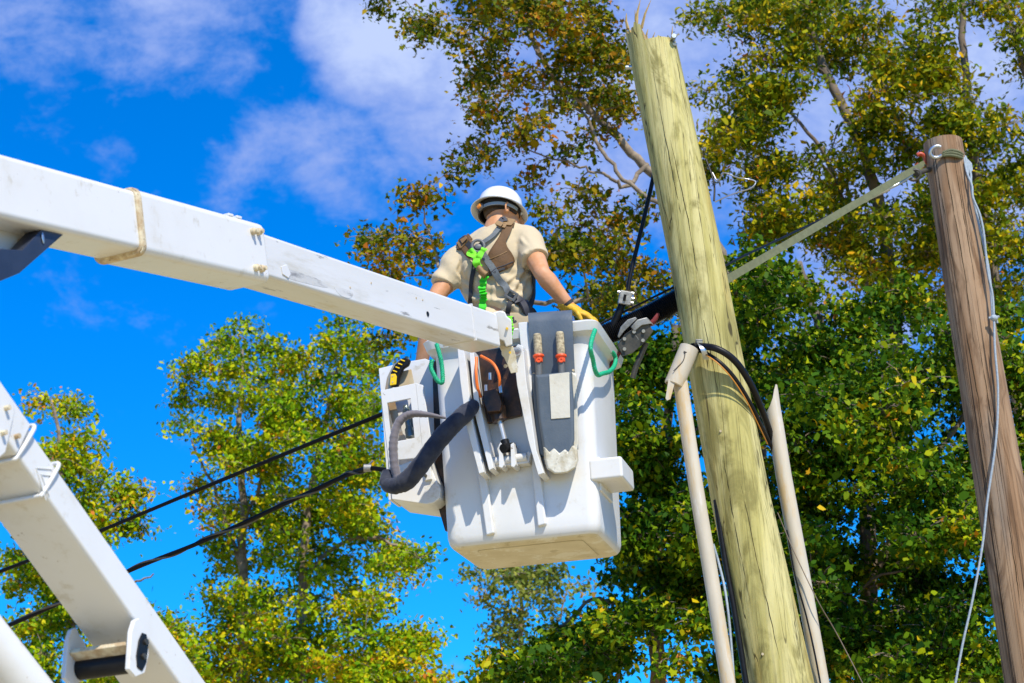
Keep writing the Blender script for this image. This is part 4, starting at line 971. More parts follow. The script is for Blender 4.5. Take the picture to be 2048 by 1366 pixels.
# ------------------------------------------------------------------ conduits
def conduit(name, pts, rads, label, n=18):
    root = thing(name, A(pts[-1][0], pts[-1][1], 0), label, 'conduit')
    mb = MB(); p, r_ = splr(pts, rads, 8); mb.tube(p, r_, n); mb.build('pipe', M['pvc'], root, smooth=60); return root
YC = Y1 - .17
q0, q1 = at(1361, 765, YC), at(1456, 1366, YC - .02); dd = unit(q1 - q0)
c1 = conduit('conduit_pipe', [q0 - dd * .05, at(1390, 960, YC), at(1420, 1140, YC), q1, q1 + dd * (q1[2] / -dd[2])], [.0345, .0345, .0345, .0345, .036], 'rust stained grey conduit left of the pale pole, capped by a cracked coupling')
a, b = at(1348, 770, YC - .01), at(1381, 690, YC - .01); d = unit(b - a)
mb = MB(); mb.lathe(a, d, [(.041, -.004), (.047, .0), (.047, .16), (.046, .2), (.043, .202), (.043, .03), (.041, -.004)], 22); cp = mb.build('coupling', M['pvc'], c1, smooth=50)
e_ = unit(np.cross(d, FW))
mb = MB(); mb.prism([at(x, y, YC - .05) for x, y in ((1337, 758), (1352, 756), (1341, 798), (1334, 801), (1331, 796))], A(0, .006, 0)); mb.build('broken_flap', M['pvc'], cp, bevel=.001)
mb = MB(); mb.tube(spline([at(x, y, YC - .0585) for x, y in ((1347, 742), (1356, 733), (1366, 722), (1370, 708), (1368, 702))], 4), .0022, 6); mb.build('crack', M['pvcdark'], cp)
mb = MB(); mb.tube([at(1368, 704, YC - .058), at(1375, 706, YC - .05)], .005, 8); mb.build('crack', M['pvcdark'], cp)
YD = Y1 + .12
q0, q1 = at(1562, 830, YD), at(1638, 1366, YD); dd = unit(q1 - q0)
c2 = thing('conduit_pipe', A(q1[0], q1[1], 0), 'grey half conduit with a sharp split top on the right of the broken pole', 'conduit')
mb = MB(); rr = []
for t_, px, py in ((0, 1540, 772), (.12, 1541, 785), (.22, 1543, 800), (.38, 1545, 815), (.62, 1547, 826), (.85, 1549, 838), (1, 1552, 855), (1, 1567, 950), (1, 1602, 1140), (1, 1642, 1366)):
    c = at(px, py, YD); hw = R(8) + R(171) * t_; th0, th1 = R(318) - hw, R(318) + hw
    rr.append([c + (RT * math.cos(th) - np.cross(dd, RT) * math.sin(th)) * .039 for th in np.linspace(th0, th1, 20)] + [c + (RT * math.cos(th) - np.cross(dd, RT) * math.sin(th)) * .035 for th in np.linspace(th1, th0, 20)])
rr.append([p + dd * (q1[2] / -dd[2]) for p in rr[-1]])
mb.loft(rr, True); mb.build('pipe', M['pvc'], c2, smooth=60)
# strap clamp that holds the cables on the pole
cl = thing('pole_clamp', onpole(1412, 705), 'small grey steel strap clamp holding black cables on the pale pole', 'clamp')
qs = [onpole(1403, 683, .02), onpole(1407, 690, .045), onpole(1413, 700, .065), onpole(1417, 712, .060), onpole(1416, 722, .03)]
mb = MB(); s_ = RT * .013; pq = spline(qs, 5)
mb.loft([[p - s_, p + s_, p + s_ - FW * .004, p - s_ - FW * .004] for p in pq], True); mb.build('band', M['steel'], cl, smooth=50)
mb = MB(); mb.box(lambda x, y, z: onpole(1401, 686, .012) + RT * x + UP * y - FW * z, -.018, .016, -.022, .016, -.01, .008); mb.build('tab', M['darksteel'], cl, bevel=.003)
# black cables from the coupling over to the right conduit
def cable(name, pts, rad, mt, label, n=10, group=None, sub=8): return rope_thing(name, pts, rad, label, mt, n, 'cable', sub=sub, group=group)
def offp(px, py, o_): 
    q = onpole(px, py, o_); return q if q is not None else at(px, py, Y1 - .06)
cable('black_cable', [at(1385, 693, YC - .01), offp(1404, 696, .045), at(1432, 697, Y1 - .21), at(1468, 720, Y1 - .20), at(1498, 762, Y1 - .14), at(1522, 815, Y1 - .03), at(1540, 866, YD - .02), at(1560, 930, YD), at(1585, 1060, YD)], .0165, M['black'], 'thick black cable arching over the pale pole into the right conduit')
cable('black_cable', [at(1388, 702, YC - .01), offp(1410, 706, .035), at(1436, 722, Y1 - .20), at(1466, 752, Y1 - .185), at(1494, 795, Y1 - .13), at(1518, 842, Y1 - .03), at(1537, 882, Y1 + .09), at(1552, 920, YD), at(1580, 1060, YD)], .0105, M['black'], 'thinner black cable with orange stripe below the thick one', 8)
rope_thing('orange_stripe_wire', [offp(1412, 709, .05), at(1435, 726, Y1 - .21), at(1464, 757, Y1 - .195), at(1492, 800, Y1 - .14), at(1516, 848, Y1 - .04), at(1535, 888, Y1 + .08)], .003, 'thin orange wire along the black cables on the pole', M['orangestripe'], 6, 'wire')
rope_thing('ground_wire', [at(1555, 1025, Y1 + .06), at(1580, 1085, YD - .05), at(1610, 1150, YD - .07), at(1640, 1210, YD - .08), at(1675, 1270, YD), at(1740, 1395, YD)], .0026, 'thin bare wire curving off the right conduit to the lower right', M['rustwire'], 6, 'wire')
rope_thing('ground_wire', [at(1574, 1060, YD - .02), at(1590, 1150, YD - .06), at(1612, 1230, YD - .06), at(1630, 1310, YD - .06), at(1645, 1390, YD - .05)], .0045, 'dark wire running straight down the right conduit', M['black'], 6, 'wire')
rope_thing('pale_cord', [at(1426, 1088, YC), at(1437, 1125, YC + .01), at(1450, 1180, YC), at(1460, 1260, YC), at(1470, 1390, YC)], .006, 'pale blue cord hanging between left conduit and pale pole', M['bluerope'], 6, 'cord')
rope_thing('black_cable', [at(1432, 1000, Y1 - .05), at(1450, 1120, Y1 - .06), at(1470, 1230, Y1 - .07), at(1496, 1390, Y1 - .07)], .014, 'black cable running down the left edge of the pale pole', M['black'], 8, 'cable')

# ------------------------------------------------------------------ lines, strap and gear between the poles
YS = Y1 + .22
strap_pts = [at(1850, 326, Y2 - .08), at(1456, 553, YS), at(1330, 632, YS + .05)]
d = unit(strap_pts[0] - strap_pts[2]); s_ = unit(np.cross(d, FW)); st = thing('tie_strap', strap_pts[1], 'grey green webbing strap stretched tight between the two poles', 'strap')
mb = MB(); rr = []
for t in np.linspace(0, 1, 24):
    c = strap_pts[2] * (1 - t) + strap_pts[0] * t; w = .021 if t < .94 else .021 - (t - .94) * .1
    nn2 = np.cross(s_, d); rr.append([c - s_ * w, c + s_ * w, c + s_ * w + nn2 * .004, c - s_ * w + nn2 * .004])
mb.loft(rr, True); mb.build('webbing', M['strap'], st, smooth=0)
mb = MB(); mb.tube([c_ + nn2 * .003 for c_ in (strap_pts[2] + s_ * .0205, strap_pts[0] + s_ * .016)], .002, 5); mb.build('stitched_edge', M['strap'], st)
rope_thing('guy_wire', [at(1345, 606, YS + .2), at(1450, 532, YS + .35), at(1560, 478, YS + .9), at(1640, 440, YS + 1.3), at(1760, 384, Y2 + .1)], .006, 'thin black guy wire running just behind the grey green strap', M['black'], 6, 'wire')
rope_thing('wire_grip', [at(1728, 402, Y2 - .2), at(1742, 394, Y2 - .2), at(1778, 378, Y2 - .2)], .0135, 'pale tapered wire grip sleeve on the guy wire', M['steel'], 8, 'wire grip')
rope_thing('turnbuckle_rod', [at(1778, 377, Y2 - .2), at(1800, 366, Y2 - .18), at(1822, 352, Y2 - .16)], .009, 'shiny rod linking the wire grip to the iron shackle', M['steel'], 8, 'rod')
def ring(name, c, a1, a2, rad, label, mt, cat, arc=(0, 2 * math.pi), n=22):
    mb = MB(); mb.tube([c + a1 * math.cos(t) + a2 * math.sin(t) for t in np.linspace(*arc, n)], rad, 8); return tag(mb.build(name, mt, smooth=60, loc=c), label, cat)
c = at(1829, 350, Y2 - .15); ring('iron_shackle', c, RT * .034 + UP * .006, UP * .030, .010, 'rusty iron shackle under the strap at the brown pole', M['gunmetal'], 'shackle')
mb = MB(); mb.tube([at(1832, 348, Y2 - .16), at(1848, 342, Y2 - .10), at(1870, 336, Y2)], .016, 10); tag(mb.build('eye_bolt', M['gunmetal'], loc=at(1848, 342, Y2 - .1)), 'dark eye bolt screwed into the brown pole behind the shackle', 'bolt')
c = on2(1852, 320, .035); ring('red_hook', c, RT * .030, UP * .038, .0135, 'worn red hook at the top end of the webbing strap', M['red'], 'hook', (-2.6, 2.2))
c = on2(1878, 308, .04); ring('steel_shackle', c, RT * .038 + UP * .004, UP * .034, .0115, 'grey steel shackle at the front of the brown pole top', M['steel'], 'shackle', (.9, 5.6))
for k, (dy, r_) in enumerate(((0, .0095), (5, .0095), (10, .0095))):
    rope_thing('rope_wrap', [on2(1886, 308 + dy * .6, .02), on2(1900, 303 + dy, .018), on2(1915, 306 + dy, .014), at(1927, 312 + dy * .8, Y2 - .02), at(1929, 318 + dy * .6, Y2 + .06)], r_,
               ('uppermost', 'middle', 'lowest')[k] + ' turn of the olive rope wrapped round the brown pole', M['strap'], 8, 'rope')
rope_thing('hanging_rope', [at(1928, 315, Y2 - .06), at(1934, 345, Y2 - .12), at(1944, 372, Y2 - .14), at(1946, 395, Y2 - .15), at(1960, 430, Y2 - .15), at(1968, 470, Y2 - .15), at(1975, 540, Y2 - .15), at(1985, 590, Y2 - .15), at(1988, 640, Y2 - .16), at(1990, 700, Y2 - .17), at(1996, 780, Y2 - .17), at(1992, 880, Y2 - .17), at(1975, 1000, Y2 - .18), at(1965, 1090, Y2 - .19), at(1945, 1200, Y2 - .2), at(1925, 1290, Y2 - .2), at(1905, 1400, Y2 - .2)], .0066, 'long pale blue rope hanging down in front of the brown pole', M['bluerope'], 8, 'rope')
rope_thing('hanging_rope', [at(1930, 312, Y2 - .04), at(1941, 345, Y2 - .1), at(1943, 380, Y2 - .12), at(1956, 440, Y2 - .12), at(1972, 510, Y2 - .13), at(1980, 560, Y2 - .14), at(1985, 632, Y2 - .15)], .0075, 'shorter pale rope strand knotted beside the long blue rope', M['bluerope'], 8, 'rope')
c = at(1988, 636, Y2 - .16); mb = MB(); mb.ellipsoid(c, (RT * .024, UP * .020, FW * .02), 10); mb.tube([c - RT * .03, c + RT * .03 + UP * .008], .007, 8); mb.tube([c + RT * .012, c + RT * .02 - UP * .03], .006, 8)
tag(mb.build('rope_knot', M['bluerope'], loc=c), 'pale blue knot where the two ropes join beside the pole', 'knot')
mb = MB(); mb.prism([at(x, y, Y2 - .1) for x, y in ((1928, 322), (1936, 318), (1944, 326), (1946, 340), (1938, 348), (1930, 338))], A(0, .012, 0)); tag(mb.build('rope_tag', M['bluerope'], bevel=.002, loc=at(1937, 330, Y2 - .1)), 'flat pale blue strap end at the pole top', 'strap')
rope_thing('loose_wire', [at(1425, 345, Y1 + .05), at(1436, 362, Y1 + .03), at(1448, 346, Y1), at(1475, 355, Y1 - .02), at(1505, 360, Y1 - .02), at(1511, 366, Y1 - .02), at(1500, 377, Y1 - .02), at(1465, 388, Y1), at(1430, 404, Y1 + .03)], .0035, 'bent loop of loose thin wire sticking out of the pale pole', M['wire'], 6, 'wire')
rope_thing('loose_wire', [at(1412, 318, Y1 + .08), at(1424, 350, Y1 + .05), at(1429, 375, Y1 + .04), at(1428, 402, Y1 + .03)], .005, 'short dark wire down the right edge of the pale pole', M['black'], 6, 'wire')
# corrugated duct behind the pole
cd_a, cd_b = at(1420, 560, YS + .05), at(1196, 676, YS + .05); cor = thing('corrugated_duct', cd_b, 'fat black corrugated duct between bucket and pale pole', 'duct')
n_rib = 64; pts = []; rad = []
for i in range(n_rib * 4 + 1):
    t = i / (n_rib * 4); pts.append(cd_a * (1 - t) + cd_b * t + A(0, 0, -.02 * math.sin(math.pi * t))); rad.append(.053 + .005 * math.sin(i * math.pi / 2))
mb = MB(); mb.tube(pts, rad, 20); mb.build('tube', mat('black_corrugated_plastic', (.012, .012, .013), .28), cor, smooth=60)
mb = MB(); mb.tube([cd_b + unit(cd_b - cd_a) * q for q in (-.03, .3)], .042, 14); mb.build('sleeve', M['black'], cor)
cable('messenger_wire', [at(1360, 568, YS + .15), at(1240, 628, YS + .15), at(1160, 668, YS + .15), at(1040, 725, YS + .4)], .006, M['black'], 'thin black wire just above the corrugated duct', 6)
cable('drop_cable', [at(1318, 300, YS + .0), at(1300, 385, YS), at(1280, 470, YS), at(1262, 545, YS), at(1256, 580, YS)], [.009] and .011, M['black'], 'black drop cable running down from behind the pale pole into the connector', 8)
cable('drop_cable', [at(1250, 590, YS), at(1240, 620, YS), at(1225, 655, YS + .02), at(1208, 690, YS + .04)], .019, M['black'], 'thicker black cable from the connector down to the duct', 10)
con = thing('cable_connector', at(1251, 596, YS), 'small grey cable connector block on the black drop cable', 'connector')
cc = at(1251, 595, YS - .03); X_ = unit(RT + UP * -.18); Yv = unit(UP + RT * .18)
fr = lambda x, y, z: cc + X_ * x + Yv * y + FW * z
mb = MB(); mb.box(fr, -.032, .030, -.036, .032, -.02, .04); mb.build('housing', M['greytape'], con, bevel=.006)
mb = MB(); mb.box(fr, -.012, .002, -.018, .014, -.024, -.015); mb.build('label_plate', M['black'], con)
for x, y in ((.036, .0), (.036, -.022), (-.036, .02), (.03, .026)):
    mb = MB(); mb.tube([fr(x - .008, y, 0), fr(x + .008, y, 0)], .008, 8); mb.build('bolt', M['steel'], con)
# come-along hoist hanging under the duct
ho = thing('chain_hoist', at(1270, 675, YS - .05), 'dark steel ratchet hoist with red ropes hanging under the duct', 'hoist')
h0 = at(1268, 678, YS - .08); HX = unit(at(1312, 645, YS - .08) - at(1238, 700, YS - .08)); HY = unit(np.cross(HX, FW)); HY = HY if HY @ UP > 0 else -HY
fr = lambda x, y, z: h0 + HX * x + HY * y + FW * z
for z in (-.03, .035):
    mb = MB(); mb.prism([fr(x, y, z) for x, y in ((-.10, -.035), (-.085, .025), (-.02, .045), (.06, .040), (.105, .02), (.10, -.025), (.03, -.045), (-.05, -.05))], FW * .008); mb.build('side_plate', M['gunmetal'], ho, bevel=.002)
mb = MB(); mb.tube([fr(-.015, 0, -.025), fr(-.015, 0, .035)], .034, 16); mb.build('drum', M['darksteel'], ho)
for x, y in ((-.07, -.01), (.06, .005), (.02, .03), (-.04, .03), (.03, -.03)):
    mb = MB(); mb.tube([fr(x, y, -.042), fr(x, y, .045)], .009, 8); mb.build('pin', M['steel'], ho)
mb = MB(); mb.loft([[fr(x, y - w, z), fr(x, y + w, z), fr(x, y + w, z + .02), fr(x, y - w, z + .02)] for x, y, w, z in ((-.06, .055, .006, -.05), (-.02, .075, .014, -.055), (.03, .082, .015, -.055), (.07, .078, .006, -.05))], True); mb.build('ratchet_lever', M['darksteel'], ho, bevel=.003)
mb = MB(); mb.loft([[fr(x, y - w, z), fr(x, y + w, z), fr(x, y + w, z + .03), fr(x, y - w, z + .03)] for x, y, w, z in ((.02, .045, .016, -.045), (.07, .05, .018, -.05), (.115, .03, .02, -.04), (.12, .0, .012, -.03))], True); mb.build('end_cover', M['darksteel'], ho, bevel=.005)
mb = MB(); mb.tube(spline([fr(.11, .01, 0), fr(.14, .015, -.01), fr(.175, .03, -.015)], 4), [.012, .014, .014, .013, .012, .012, .011, .009, .007], 10); mb.build('rope_end', M['redrope'], ho)
mb = MB(); mb.tube(spline([fr(-.10, -.01, 0), fr(-.14, -.025, 0), fr(-.19, -.045, 0)], 4), .011, 10); mb.build('rope', M['redrope'], ho)
mb = MB(); mb.tube(spline([fr(.04, -.05, 0), fr(-.02, -.085, .01), fr(-.08, -.12, .01), (fr(-.12, -.15, .01))], 4), .014, 10); mb.build('handle', M['gunmetal'], ho)
# overhead lines on the left
YL = 10.4
lineu = [at(905, 772, YL), at(760, 830, YL), at(480, 945, YL + .8), at(205, 1060, YL + 1.7), at(0, 1143, YL + 2.4), at(-300, 1250, YL + 3.4)]
cable('power_line', lineu, [.0115] and .012, M['cable'], 'upper black power line crossing behind the bucket towards the left', 8)
linel = [at(1010, 790, YS + .4), at(860, 895, YL - .1), at(790, 938, YL), at(740, 937, YL + .1), at(690, 952, YL + .3), at(560, 1012, YL + .7), at(400, 1085, YL + 1.2), at(262, 1140, YL + 1.6), at(20, 1250, YL + 2.4), at(-280, 1370, YL + 3.4)]
cable('power_line', linel, .013, M['cable'], 'lower thicker black power line with a wire wound round it', 10)
p = spline(linel[3:], 40); mb = MB(); tw = []
for i in range(len(p)):
    t = unit(p[min(i + 1, len(p) - 1)] - p[max(i - 1, 0)]); a = unit(UP - t * (UP @ t)); b = np.cross(t, a); th = i * .16
    tw.append(p[i] + (a * math.cos(th) + b * math.sin(th)) * .0145)
mb.tube(tw, .0065, 6); tag(mb.build('wound_wire', M['gunmetal'], smooth=60, loc=tw[0]), 'thin wire spiralling round the lower power line', 'wire')
c = at(735, 936, YL + .1); mb = MB(); mb.tube([c - RT * .02, c + RT * .02], .022, 10); mb.tube([c + UP * .01, c + UP * .04 + RT * .03], .006, 6); tag(mb.build('line_clamp', M['darksteel'], loc=c), 'small grey clamp on the lower power line near the bin', 'clamp')

# ------------------------------------------------------------------ trees
def leaf_mat(name, stops, trans=.10):
    m = bpy.data.materials.new(name); m.use_nodes = True; t = m.node_tree; n = t.nodes; l = t.links; b = n['Principled BSDF']
    at_ = n.new('ShaderNodeAttribute'); at_.attribute_name = 'leaf'
    rp = n.new('ShaderNodeValToRGB'); l.new(at_.outputs['Fac'], rp.inputs[0]); e = rp.color_ramp.elements
    for i, (p_, c_) in enumerate(stops):
        q = e[i] if i < 2 else e.new(p_); q.position = p_; q.color = (*c_, 1)
    l.new(rp.outputs[0], b.inputs['Base Color']); b.inputs['Roughness'].default_value = .55; b.inputs['Specular IOR Level'].default_value = .07
    tr_ = n.new('ShaderNodeBsdfTranslucent'); hsv = n.new('ShaderNodeHueSaturation'); hsv.inputs['Value'].default_value = 1.5; hsv.inputs['Saturation'].default_value = 1.1
    l.new(rp.outputs[0], hsv.inputs['Color']); l.new(hsv.outputs[0], tr_.inputs['Color'])
    mx_ = n.new('ShaderNodeMixShader'); mx_.inputs[0].default_value = trans
    l.new(b.outputs[0], mx_.inputs[1]); l.new(tr_.outputs[0], mx_.inputs[2]); l.new(mx_.outputs[0], n['Material Output'].inputs['Surface'])
    return m
LM = {
 'olive': leaf_mat('olive_rust_leaves', [(0, (.020, .045, .002)), (.28, (.070, .110, .003)), (.52, (.180, .180, .004)), (.70, (.340, .215, .006)), (.88, (.330, .100, .010)), (1, (.55, .36, .01))]),
 'green': leaf_mat('green_leaves', [(0, (.009, .040, .002)), (.34, (.036, .100, .003)), (.62, (.120, .200, .004)), (.82, (.340, .370, .005)), (.93, (.56, .38, .008)), (1, (.50, .17, .02))]),
 'yellow': leaf_mat('yellow_green_leaves', [(0, (.022, .058, .002)), (.32, (.090, .145, .003)), (.60, (.240, .250, .004)), (.80, (.52, .38, .005)), (.95, (.60, .33, .008)), (1, (.45, .14, .02))]),
 'autumn': leaf_mat('autumn_gold_leaves', [(0, (.022, .085, .002)), (.26, (.110, .240, .003)), (.55, (.300, .400, .004)), (.78, (.52, .45, .004)), (.92, (.62, .37, .006)), (1, (.50, .16, .02))]),
 'grey': leaf_mat('grey_green_leaves', [(0, (.07, .11, .02)), (.5, (.15, .20, .03)), (.8, (.28, .28, .05)), (1, (.36, .22, .06))]),
}
BARK = {
 'pale': mat('pale_bark', (.30, .235, .165), .9, var=(.12, .09, .065), vscale=14, vamt=.8, bump=.6, bscale=30),
 'dark': mat('dark_bark', (.13, .10, .07), .9, var=(.22, .17, .12), vscale=10, vamt=.8, bump=.6, bscale=24),
}
# leaf outlines: u across, v along the leaf
def star(n=5):
    o_ = []
    for i in range(n):
        a = -math.pi * .36 + (math.pi * 1.72) * i / (n - 1) - math.pi * .0
        a = math.radians(-150 + 300 * (i + .5) / n) if n > 3 else a
        o_.append((math.sin(a) * .52, math.cos(a) * .52)); 
        if i < n - 1:
            a2 = math.radians(-150 + 300 * (i + 1) / n); o_.append((math.sin(a2) * .24, math.cos(a2) * .24))
    o_.append((0, -.16)); return o_
SHAPES = {'star': [(-.05, -.12), (-.34, -.30), (-.30, -.02), (-.50, .16), (-.20, .20), (-.02, .56), (.17, .24), (.46, .22), (.28, .0), (.30, -.26), (.05, -.10)], 'dab': [(0, -.45), (.30, -.22), (.22, .12), (.04, .50), (-.30, .20), (-.22, -.20)], 'oval': [(0, -.5), (.26, -.22), (.27, .14), (0, .5), (-.27, .14), (-.26, -.22)], 'narrow': [(0, -.55), (.16, -.1), (.10, .3), (0, .55), (-.10, .3), (-.16, -.1)]}
def leaves(name, cen, val, size, shape, mt, parent, r2, upb=.55):
    off = OFF[parent.name]; shapes = shape if isinstance(shape, (list, tuple)) else [shape]
    pick = r2.integers(0, len(shapes), len(cen)); VV, LS, AV, base, lb = [], [], [], 0, 0
    for si, shp in enumerate(shapes):
        c_ = cen[pick == si]; T = np.array(SHAPES[shp]); n = len(c_); k = len(T)
        nor = r2.normal(0, 1, (n, 3)); nor /= np.linalg.norm(nor, axis=1)[:, None]
        nor = nor + np.array(unit(A(0.28, -.45, .8))) * upb * 1.35; nor /= np.linalg.norm(nor, axis=1)[:, None]
        v_ = r2.normal(0, 1, (n, 3)); v_[:, 2] -= .7
        v_ -= nor * np.sum(nor * v_, 1)[:, None]; v_ /= np.linalg.norm(v_, axis=1)[:, None]; u_ = np.cross(nor, v_)
        sz = size * np.clip(r2.normal(.92, .30, n), .35, 1.7); asp = r2.uniform(.65, 1.15, n)
        fold = r2.uniform(-.2, .8, n); curl = r2.uniform(-.8, .6, n); tu, tv = T[:, 0], T[:, 1]
        W = (u_[:, None, :] * (tu[None, :] * asp[:, None])[:, :, None] + v_[:, None, :] * tv[None, :, None] + nor[:, None, :] * (np.abs(tu)[None, :] * fold[:, None] + (tv ** 2)[None, :] * curl[:, None])[:, :, None]) * sz[:, None, None] + c_[:, None, :]
        VV.append((W - off).reshape(-1)); LS.append(np.arange(n, dtype=np.int32) * k + lb); AV.append(np.repeat(val[pick == si], k)); lb += n * k
    me = bpy.data.meshes.new(name); V_ = np.concatenate(VV).astype(np.float32); LS = np.concatenate(LS); nv_ = len(V_) // 3
    me.vertices.add(nv_); me.vertices.foreach_set('co', V_)
    me.loops.add(nv_); me.loops.foreach_set('vertex_index', np.arange(nv_, dtype=np.int32))
    me.polygons.add(len(LS)); me.polygons.foreach_set('loop_start', LS)
    me.update(calc_edges=True)
    a_ = me.attributes.new('leaf', 'FLOAT', 'POINT'); a_.data.foreach_set('value', np.concatenate(AV).astype(np.float32))
    me.materials.append(mt)
    o = link(bpy.data.objects.new(name, me)); OFF[o.name] = off; o.parent = parent; o['kind'] = 'stuff'
    return o
TRI = [0]
MULT = 3.3
def tree(name, label, Y, limbs, clumps, leafm, bark, seed, dep=1.6, leaf=.09, shape='star', per=70, cr=.30, density=1.0, warm=0.0, group=None, upb=.55, clump=.18):
    """limbs: list of (points [(px, py, dY)], r0, r1); clumps: (px, py, rx, ry, weight)"""
    r2 = np.random.default_rng(seed)
    base = at(limbs[0][0][0][0], limbs[0][0][0][1], Y + limbs[0][0][0][2]); base = A(base[0], base[1], 0)
    root = thing(name, base, label, 'tree', group)
    nodes = []; nr = []; segs = []
    for li, (pts, ra, rb) in enumerate(limbs):
        w = [at(x, y, Y + d) for x, y, d in pts]
        if li == 0: w = [base] + w; ra_l = [ra * 1.25] + list(np.linspace(ra, rb, len(pts)))
        else: ra_l = list(np.linspace(ra, rb, len(pts)))
        p, r_ = splr(w, [q * .62 for q in ra_l], 7)
        wob = r2.normal(0, .012, p.shape); p = p + wob
        segs.append((p, r_, 9)); nodes.append(p); nr.append(r_)
    nodes = np.concatenate(nodes); nr = np.concatenate(nr)
    px2m = Y / math.cos(PITCH) / FPX
    cents = []; cw = []
    for (x, y, rx, ry, w) in clumps:
        area = math.pi * rx * ry * px2m ** 2
        n = max(1, int(round(area * w * density * 15)))
        for _ in range(n):
            while True:
                a, b = r2.uniform(-1, 1, 2)
                if a * a + b * b <= 1: break
            dY = r2.normal(0, dep * .5); dY = max(-dep, min(dep, dY))
            cents.append(at(x + a * rx, y + b * ry, Y + dY)); cw.append(min(1.0, w))
    cents = np.array(cents)
    if clump:      # draw neighbouring clumps together so that the crown has masses and hollows
        att = cents[r2.choice(len(cents), max(2, len(cents) // 5), replace=False)]
        j_ = np.argmin(np.linalg.norm(cents[:, None, :] - att[None], axis=2), axis=1)
        cents = cents + (att[j_] - cents) * clump
    # branches: attach every clump centre to the nearest earlier node
    dist = np.array([np.min(np.linalg.norm(nodes - c, axis=1)) for c in cents]); order = np.argsort(dist)
    NP = [p for p in nodes]; NR = list(nr)
    for i in order:
        c = cents[i]; arr = np.array(NP); dv = c - arr; dd_ = np.linalg.norm(dv, axis=1) * (1 + .5 * np.maximum(0, -dv[:, 2] / (np.linalg.norm(dv, axis=1) + 1e-6)))
        j = int(np.argmin(dd_)); s = arr[j]; ln = np.linalg.norm(c - s)
        rr0 = min(NR[j] * .62, .009 + .011 * ln); rr1 = .004
        mid = s + (c - s) * .5 + r2.normal(0, .07 * ln, 3) + A(0, 0, .10 * ln)
        q, qr = splr([s, mid, c], [rr0, (rr0 + rr1) * .55, rr1], 4); segs.append((q, qr, 5))
        for a_, b_ in list(zip(q, qr))[2::2]: NP.append(a_); NR.append(b_)
    # leaves: sprigs round each clump centre
    LC = []; LV = []
    for ci, c in enumerate(cents):
        hue = r2.uniform(0, 1); n_s = max(3, int(per * MULT / 9 * r2.uniform(.6, 1.4)))
        for _ in range(n_s):
            d = r2.normal(0, 1, 3); d /= np.linalg.norm(d); s = c + d * cr * r2.uniform(.15, 1.0) * A(1.15, 1.15, .6)
            if r2.random() < .5:
                q, qr = splr([c, (c + s) / 2 + A(0, 0, .03), s], [.0045, .0035, .002], 2); segs.append((q, qr, 3))
            m_ = int(r2.integers(6, 13)); o_ = r2.normal(0, 1, (m_, 3)) * leaf * A(1.05, 1.05, .9)
            LC.append(s + o_ - A(0, 0, leaf * .3)); sh = r2.uniform(-.15, .15)
            LV.append(np.clip(.34 * hue + .66 * r2.beta(1.2, 1.4, m_) + sh + warm, 0, 1))
    LC = np.concatenate(LC); LV = np.concatenate(LV)
    mb = MB()
    for p, r_, k in segs[:len(limbs)]: mb.tube(p, r_, k)
    mb.build('trunk', bark, root, smooth=70)
    if len(segs) > len(limbs):
        mb = MB()
        for p, r_, k in segs[len(limbs):]: mb.tube(p, r_, k, cap=False)
        o = mb.build('branches', bark, root, smooth=70); o['kind'] = 'stuff'
    leaves('crown', LC, LV, leaf, shape, leafm, root, r2, upb)
    TRI[0] += len(LC) * 6
    print(name, 'clumps', len(cents), 'leaves', len(LC))
    return root
def fill(poly, n, r, holes=(), seed=0, w=1.0):
    """n random clump discs of radius r inside a picture polygon, avoiding elliptical holes"""
    r2 = np.random.default_rng(seed); poly = np.array(poly, float); lo, hi = poly.min(0), poly.max(0); out = []
    def inside(x, y):
        c = False; j = len(poly) - 1
        for i in range(len(poly)):
            if (poly[i][1] > y) != (poly[j][1] > y) and x < (poly[j][0] - poly[i][0]) * (y - poly[i][1]) / (poly[j][1] - poly[i][1]) + poly[i][0]: c = not c
            j = i
        return c
    tries = 0
    while len(out) < n and tries < n * 60:
        tries += 1; x, y = r2.uniform(lo, hi)
        if not inside(x, y): continue
        if any(((x - a) / (c + r * .8)) ** 2 + ((y - b) / (d + r * .8)) ** 2 < 1 for a, b, c, d in holes): continue
        out.append((x, y, r * r2.uniform(.7, 1.3), r * r2.uniform(.7, 1.2), w))
    return out

